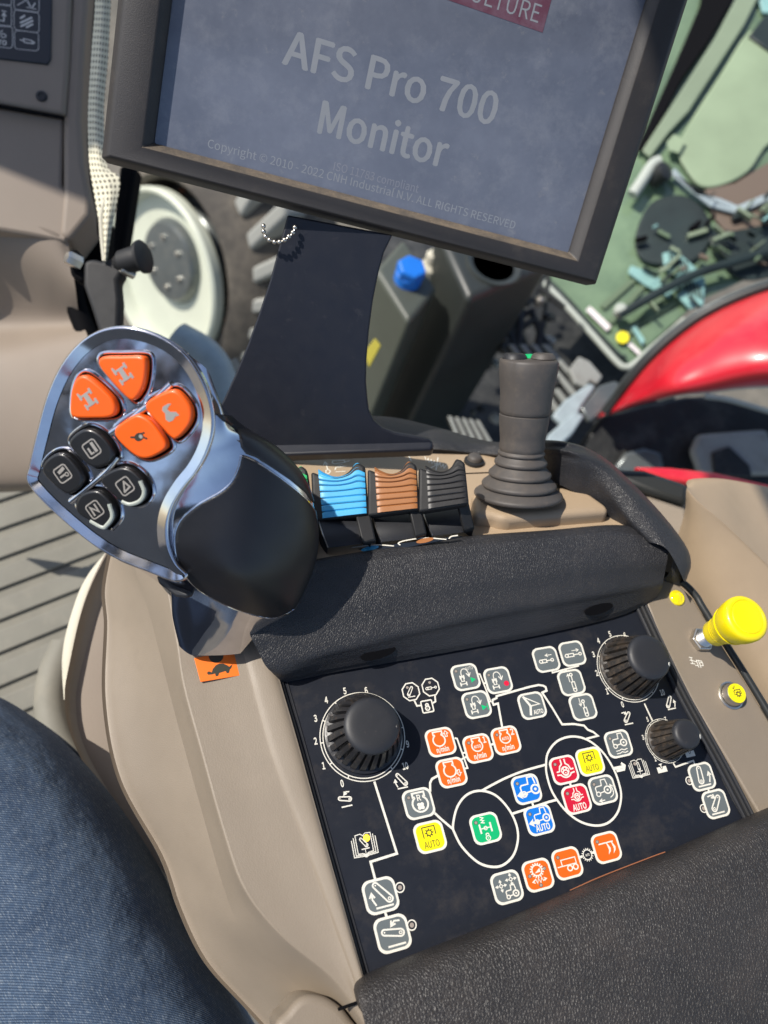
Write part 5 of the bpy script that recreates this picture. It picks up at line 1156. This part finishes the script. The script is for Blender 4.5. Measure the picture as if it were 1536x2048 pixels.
tube('cream_band', [hz(x, y, -158) for x, y in ((226, 1105), (188, 1165), (165, 1225), (148, 1290), (139, 1345), (134, 1400))], [4, 6, 7, 7, 7, 6, 4, 2], 'cream_cloth', sb, n=12, flat=1.2)
tube('base_rail', [hz(x, y, -330) for x, y in ((130, 1290), (106, 1350), (100, 1420), (125, 1500), (190, 1600), (330, 1790))], 13, 'floor_mat', sb, n=12)

# ================================================================== OUTSIDE THE CAB
gr = tag(prism('ground', [Vector((-30000, -30000, -2330)), Vector((30000, -30000, -2330)), Vector((30000, 30000, -2330)), Vector((-30000, 30000, -2330))], (0, 0, 1), 50, 'ground', None, bevel=0), kind='structure'); gr['label'] = 'dry brown yard ground below the tractor'
# front wheel
wh = thing('tractor_wheel', 'cream-painted tractor wheel with grey hub and lugged tyre seen through the window', 'wheel')
wc = at(338, 540, 2500); wa = camdir(-.64, -.35, .68); fr = frame(wc, wa); sc_ = 2500 / F * 1.0
lathe('tyre', [(165 * sc_, -150), (170 * sc_, -60), (168 * sc_, -20), (178 * sc_, -4), (200 * sc_, -14), (225 * sc_, -60), (252 * sc_, -110), (262 * sc_, -190), (258 * sc_, -330), (235 * sc_, -420), (165 * sc_, -400)], fr, 'tyre', wh, n=72)
fr = frame(at(318, 556, 2500), wa); p_, x_, y_, a_ = fr
lathe('rim', [(168 * sc_, -40), (170 * sc_, -5), (166 * sc_, 3), (161 * sc_, 2), (157 * sc_, -12), (150 * sc_, -45), (135 * sc_, -60), (128 * sc_, -95), (105 * sc_, -118), (70 * sc_, -120), (.1, -120)], fr, 'rim_paint', wh, n=72)
fr = frame(at(362, 520, 2500), wa); p_, x_, y_, a_ = fr
lathe('hub', [(114 * sc_, -119), (114 * sc_, -98), (104 * sc_, -88), (99 * sc_, -40), (92 * sc_, -28), (84 * sc_, -24), (82 * sc_, 34), (73 * sc_, 56), (27 * sc_, 62), (.1, 62)], fr, 'hub_grey', wh, n=60)
p_, x_, y_, a_ = fr
for i in range(8):
    th = 2 * math.pi * i / 8 + .2; c = p_ + (x_ * math.cos(th) + y_ * math.sin(th)) * 132 * sc_ + a_ * -100
    lathe('wheel_bolt', [(9, 0), (9, 12), (.1, 13)], frame(c, a_), 'rust', wh, n=6)
for i in range(6):
    th = 2 * math.pi * i / 6; c = p_ + (x_ * math.cos(th) + y_ * math.sin(th)) * 48 * sc_ + a_ * 60
    lathe('hub_bolt', [(8, 0), (8, 7), (.1, 8)], frame(c, a_), 'steel', wh, n=6)
lug = []
for i in range(22):
    th = 2 * math.pi * i / 22; rd_ = x_ * math.cos(th) + y_ * math.sin(th); tg = -x_ * math.sin(th) + y_ * math.cos(th)
    o = p_ + rd_ * 206 * sc_ - a_ * 6 - tg * 24; lug.append((o, tg * 50, rd_ * 84 * sc_ + tg * 70 - a_ * 50, -a_ * 90))
join_boxes('tread_lugs', lug, 'tyre_worn', wh, bevel=10)
# fuel tanks
tk = thing('fuel_tank', 'tall black-grey moulded tank outside the cab beside the bracket', 'tank')
c = at(938, 600, 1350); l_ = at(868, 545, 1450); r_ = at(1075, 578, 1500)
dl_, dr_ = Vector((l_.x - c.x, l_.y - c.y, 0)), Vector((r_.x - c.x, r_.y - c.y, 0))
box('tank_body', c + Vector((0, 0, -900)), dl_ * 1.3, dr_, Vector((0, 0, 900)), 'tank_grey', tk, bevel=14, seg=4)
lathe('filler_recess', [(40, 0), (46, 3), (52, 5), (54, 0)], frame(c + dl_ * .4 + dr_ * .4, (0, 0, 1)), 'tank_grey', tk, n=40)
t2 = thing('side_tank', 'smaller olive-grey tank with a blue hexagonal filler cap', 'tank')
c2 = at(818, 646, 1330); l2 = at(752, 600, 1400); r2 = at(862, 610, 1420)
dl2, dr2 = Vector((l2.x - c2.x, l2.y - c2.y, 0)), Vector((r2.x - c2.x, r2.y - c2.y, 0))
box('tank_body', c2 + Vector((0, 0, -900)), dl2 * 1.3, dr2, Vector((0, 0, 900)), 'tank_olive', t2, bevel=10, seg=4)
q = c2 + dl2 * .62 + dr2 * .50; fr = frame(q, (0, 0, 1))
cap = lathe('filler_cap', [(24, 0), (24, 18), (21, 20), (.1, 20)], fr, 'cap_blue', t2, n=24, fmod=lambda th, j, r, hh: r * (1 + .04 * math.cos(24 * th)))
lathe('cap_hexagon', [(27, 18), (27, 33), (24, 36), (.1, 36)], fr, 'cap_blue', cap, n=6, bevel=3)
ym = tag(prism('yellow_strap', [at(728, 705, 1180), at(750, 676, 1180), at(762, 690, 1180), at(738, 735, 1180)], camdir(0, 0, 1), 6, 'yellow_faded', None, bevel=1), 'short yellow strap beside the olive tank', 'strap')
fit = tag(lathe('hose_fitting', [(22, -20), (22, 14), (14, 22), (14, 40), (9, 46), (.1, 46)], frame(at(858, 545, 1480), (0, .2, 1)), 'cream_cloth', None, n=24), 'pale cream hose fitting behind the blue cap', 'fitting')
ho = tag(tube('air_duct', [at(x, y, 900) for x, y in ((350, 690), (400, 720), (425, 760), (432, 820), (430, 900))], 28, 'blue_grey', None, n=24), 'blue-grey rounded duct behind the chrome handle', 'duct')
# dark chassis behind everything
chs = tag(prism('tractor_chassis', [at(740, 380, 2350), at(1350, 380, 2350), at(1350, 1050, 1900), at(740, 1050, 1900)], camdir(0, .2, 1), 60, 'chassis_black', None, bevel=0), 'dark machine chassis filling the background beyond the tanks', 'chassis')
for i in range(60):
    x = random.uniform(940, 1110) ; y = random.uniform(560, 900); t_ = random.uniform(1600, 2100); r = random.uniform(5, 16)
    lathe('chassis_fitting', [(r, -r), (r, r * .6), (r * .6, r), (.1, r * 1.1)], frame(at(x, y, t_), camdir(random.uniform(-1, 1), random.uniform(-1, 1), .6)), random.choice(['chassis_black', 'chassis_black', 'tank_grey', 'steel', 'step_grey']), chs, n=10)
for i in range(14):
    x = random.uniform(940, 1040); y = random.uniform(560, 700)
    tube('chassis_hose', [at(x + dx * random.uniform(15, 35), y + dx * random.uniform(-40, 50), 1700) for dx in (0, 1, 2, 3)], random.uniform(5, 11), random.choice(['chassis_black', 'rubber_seal', 'tank_grey']), chs, n=8)
# steps
def step(px, t_, label, nrib):
    t = thing('access_step', label, 'step', group='ribbed access steps beyond the joystick')
    a, b, c_, d_ = [at(x, y, t_) for x, y in px]; n_ = (b - a).cross(d_ - a).normalized()
    if n_.dot(CAM - a) < 0: n_ = -n_
    prism('step_plate', [a, b, c_, d_], n_, 20, 'chassis_black', t, bevel=3)
    for i in range(nrib):
        f0, f1 = (i + .15) / nrib, (i + .7) / nrib
        prism('step_rib', [a.lerp(b, f0) + n_ * 8, a.lerp(b, f1) + n_ * 8, d_.lerp(c_, f1) + n_ * 8, d_.lerp(c_, f0) + n_ * 8], n_, 9, 'step_grey', t, bevel=2)
step([(893, 832), (962, 842), (1000, 905), (925, 915)], 1500, 'lower ribbed grey step left of the joystick', 5)
step([(1012, 690), (1100, 690), (1205, 800), (1120, 850)], 1600, 'upper ribbed grey step right of the joystick', 4)
pxprism_ = Plane(at(1150, 740, 1500), camdir(.1, .3, .9))
pls = thing('mounting_plates', 'pale grey and blue-grey metal plates between joystick and red fender', 'plates')
pxprism('grey_plate', [(1138, 738), (1158, 712), (1180, 722), (1206, 752), (1195, 768), (1180, 760), (1172, 775), (1150, 765)], pxprism_, 15, 'step_grey', pls, bevel=3)
pxprism('blue_plate', [(1105, 830), (1130, 800), (1180, 765), (1192, 772), (1165, 810), (1152, 838), (1125, 850)], pxprism_, 15, 'blue_grey', pls, bevel=4, h=10)
pxprism('blue_plate', [(1095, 870), (1150, 822), (1170, 830), (1145, 868), (1105, 905), (1092, 900)], pxprism_, 15, 'blue_grey', pls, bevel=4, h=14)
pxprism('grey_plate', [(1160, 815), (1200, 770), (1232, 760), (1248, 778), (1215, 815), (1180, 842)], pxprism_, 15, 'hub_grey', pls, bevel=4, h=4)
# red fender
fd = thing('red_fender', 'glossy red tractor fender with black rubber lip at the right edge', 'fender')
fa = [(1214, 828, 60), (1240, 795, 40), (1262, 766, 20), (1300, 722, 0), (1360, 668, -20), (1430, 622, -40), (1536, 578, -60), (1680, 540, -80)]
fb = [(1214, 828, 62), (1255, 800, 0), (1290, 775, -40), (1330, 745, -80), (1390, 705, -100), (1450, 675, -120), (1536, 650, -140), (1680, 630, -160)]
fc = [(1216, 829, 62), (1270, 806, -20), (1310, 796, -60), (1350, 782, -100), (1410, 768, -120), (1470, 752, -140), (1536, 742, -160), (1680, 730, -190)]
fe = [(1218, 830, 62), (1275, 810, 0), (1315, 800, -20), (1358, 789, -50), (1415, 784, -70), (1475, 776, -90), (1536, 772, -100), (1680, 765, -110)]
TT = 1350
FC_ = [[at(x, y, TT + d * 1.2) for x, y, d in L] for L in (fa, fb, fc, fe)]
FC_.insert(0, [p - camdir(0, 0, 1) * 80 for p in FC_[0]])
loft('fender_shell', FC_, 'red_paint', fd, n=60, k=8)
tube('rubber_lip', [at(x - 4, y - 4, TT + d * 1.2 - 6) for x, y, d in fa], 9, 'rubber_seal', fd, n=12)
tube('rubber_lip', [at(x - 8, y - 12, TT + d * 1.2 + 6) for x, y, d in fa[1:]], 4, 'hub_grey', fd, n=12)
tube('lower_lip', [at(x, y, TT + d * 1.2) for x, y, d in fe[2:]], 3, 'frame_grey', fd, n=8)
ul = thing('wheel_arch', 'black plastic wheel arch under the red fender', 'wheel arch')
AP = Plane(at(1400, 860, 1500), camdir(0, .1, 1))
pxprism('arch_liner', [(1150, 905), (1205, 832), (1280, 812), (1370, 793), (1450, 790), (1560, 830), (1660, 840), (1660, 1100), (1150, 1000)], AP, 40, 'chassis_black', ul, bevel=6)
pxprism('grey_bracket', [(1382, 900), (1398, 868), (1470, 862), (1536, 858), (1560, 950), (1400, 950)], AP, 20, 'step_grey', ul, bevel=8, h=40)
pxprism('dark_opening', [(1424, 905), (1460, 892), (1500, 930), (1506, 955), (1428, 950)], AP, 6, 'chassis_black', ul, bevel=4, h=46)
pxprism('grey_bracket', [(1226, 938), (1250, 905), (1290, 895), (1325, 905), (1330, 940), (1280, 950)], AP, 14, 'hub_grey', ul, bevel=8, h=20)
tube('arch_cable', [AP.hit(x, y, 30) for x, y in ((1410, 792), (1460, 800), (1536, 822), (1600, 840))], 5, 'frame_grey', ul, n=8)
rl = tag(pxprism('red_sill', [(1268, 932), (1340, 934), (1430, 944), (1536, 968), (1640, 995), (1640, 1022), (1536, 988), (1420, 968), (1330, 955)], Plane(at(1400, 950, 900), camdir(0, .6, .8)), 10, 'red_paint', None, bevel=3, seg=3), 'thin red sill behind the tan cab trim', 'sill')
# neighbouring cab window
cw = thing('cab_window', 'green tinted cab window with grey frame above the red fender', 'window')
WP = Plane(at(1380, 400, 1900), camdir(-.1, .15, .98))
def W_(px, m_, name, h=0, th=8, bevel=3, smooth=0, par=cw): return pxprism(name, px, WP, th, m_, par, bevel=bevel, smooth=smooth, h=h)
W_([(1080, 560), (1118, 590), (1180, 655), (1240, 722), (1262, 728), (1300, 690), (1400, 600), (1620, 500), (1660, -150), (1380, -150), (1250, 250)], 'glass_green', 'pane')
tube('window_frame', [WP.hit(x, y, 14) for x, y in ((1060, 540), (1118, 596), (1180, 664), (1232, 722), (1250, 734), (1268, 728), (1300, 700), (1370, 640))], 8, 'frame_grey', cw, n=12)
tube('frame_seal', [WP.hit(x, y, 12) for x, y in ((1075, 540), (1132, 596), (1190, 660), (1236, 708), (1252, 716))], 6, 'dark_green', cw, n=10)
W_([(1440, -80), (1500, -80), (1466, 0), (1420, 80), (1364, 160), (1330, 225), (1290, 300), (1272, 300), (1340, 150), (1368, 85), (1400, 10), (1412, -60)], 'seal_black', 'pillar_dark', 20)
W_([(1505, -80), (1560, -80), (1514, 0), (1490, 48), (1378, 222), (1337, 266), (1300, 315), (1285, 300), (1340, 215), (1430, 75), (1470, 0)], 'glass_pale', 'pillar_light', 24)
W_([(1497, 72), (1536, 100), (1620, 150), (1620, 20), (1530, 30)], 'dark_green', 'dark_corner', 22)
for a_, b_, c_, d_ in ((1215, 640, 1290, 560), (1245, 668, 1330, 580), (1275, 640, 1350, 600), (1200, 610, 1262, 556)): W_([(a_, b_), (c_, d_), (c_ + 9, d_ + 6), (a_ + 9, b_ + 8)], 'floor_green', 'floor_stripe', 10, th=3, bevel=0)
W_([(1500, -60), (1620, -60), (1620, 30), (1525, 25)], 'aqua', 'pale_corner', 12)
W_([(1500, 60), (1440, 150), (1385, 235), (1356, 296), (1370, 335), (1402, 372), (1450, 368), (1500, 340), (1540, 285), (1620, 240), (1620, 110), (1545, 85)], 'pale_green', 'seat_back', 16, smooth=40, bevel=8)
W_([(1410, 378), (1470, 365), (1536, 325), (1620, 330), (1620, 420), (1480, 470), (1462, 478), (1425, 430)], 'wood_brown', 'brown_box', 12)
W_([(1395, 385), (1440, 395), (1476, 410), (1536, 385), (1620, 370), (1620, 384), (1536, 402), (1476, 428), (1420, 412), (1340, 345), (1350, 335)], 'blue_grey', 'steering_arm', 26, bevel=4)
W_([(1270, 480), (1290, 420), (1320, 395), (1370, 390), (1410, 420), (1425, 470), (1390, 520), (1330, 530), (1285, 520)], 'dark_green', 'dark_seat', 14, smooth=40, bevel=6)
W_([(1420, 470), (1470, 460), (1620, 440), (1620, 520), (1500, 560), (1440, 520)], 'dark_green', 'dark_console', 14, smooth=40)
W_([(1262, 530), (1290, 540), (1350, 580), (1338, 595), (1290, 570), (1256, 545)], 'aqua', 'aqua_strip', 18)
for ci, L_ in enumerate((((1325, 505), (1352, 500), (1400, 540), (1375, 562), (1330, 540)), ((1350, 555), (1395, 535), (1412, 560), (1408, 610), (1380, 618), (1352, 590)))):
    W_(list(L_), 'aqua', 'vent', 22, bevel=5); c_ = Vector((sum(p[0] for p in L_) / len(L_), sum(p[1] for p in L_) / len(L_)))
    for k in range(5):
        x = c_.x - 18 + k * 8; y = c_.y + (k - 2) * 4; W_([(x, y - 16), (x + 3, y - 17), (x + 9, y + 10), (x + 6, y + 12)], 'dark_green', 'vent_slat', 27, th=4, bevel=0)
tube('mirror_arm', [WP.hit(x, y, 40) for x, y in ((1265, 390), (1285, 360), (1305, 330), (1320, 322))], 14, 'frame_grey', cw, n=12, res=20)
lathe('arm_joint', [(24, -20), (24, 20), (16, 26), (.1, 26)], frame(WP.hit(1318, 350, 30), camdir(.5, .2, .8)), 'rubber_seal', cw, n=30)
W_([(1333, 285), (1348, 268), (1372, 280), (1358, 306), (1338, 300)], 'pale_green', 'paper_label', 30, th=2, bevel=0)
W_([(1172, 620), (1180, 612), (1222, 652), (1214, 662)], 'paper_white', 'white_label', 14, th=2, bevel=0)
lathe('yellow_disc', [(15, 0), (15, 2), (.1, 2.2)], frame(WP.hit(1245, 675, 14), WP.n), 'button_yellow', cw, n=30)
W_([(1262, 655), (1270, 650), (1290, 680), (1284, 690)], 'aqua', 'sticker', 14, th=2, bevel=0); W_([(1256, 690), (1262, 685), (1282, 704), (1277, 710)], 'paper_white', 'sticker', 14, th=2, bevel=0)
rnd = random.Random(3)
for k_ in range(46):
    if k_ % 2: x, y = rnd.uniform(1245, 1440), rnd.uniform(440, 600)
    else: x, y = rnd.uniform(1420, 1560), rnd.uniform(385, 520)
    a_ = rnd.uniform(-.9, -.2) if k_ % 3 else rnd.uniform(.3, .9); L_, w_ = rnd.uniform(10, 42), rnd.uniform(2, 9); ca, sa = math.cos(a_), math.sin(a_)
    if y > 700 - (x - 1270) * .6: continue
    W_([(x, y), (x + L_ * ca, y + L_ * sa), (x + L_ * ca + w_ * sa * -1, y + L_ * sa + w_ * ca), (x - w_ * sa, y + w_ * ca)], rnd.choice(['dark_green', 'dark_green', 'seal_black', 'aqua', 'glass_pale', 'floor_green', 'wood_brown']), 'cab_fitting', rnd.uniform(28, 60), th=rnd.uniform(4, 20), bevel=1)
wp = thing('wiper_arm', 'black wiper arm lying across the green window', 'wiper')
tube('arm', [WP.hit(x, y, 50) for x, y in ((1236, 632), (1270, 612), (1330, 578), (1400, 545), (1480, 520), (1640, 470))], 11, 'dark_green', wp, n=10)
lathe('pivot', [(15, -8), (15, 12), (10, 16), (.1, 16)], frame(WP.hit(1240, 622, 44), WP.n), 'frame_grey', wp, n=24)
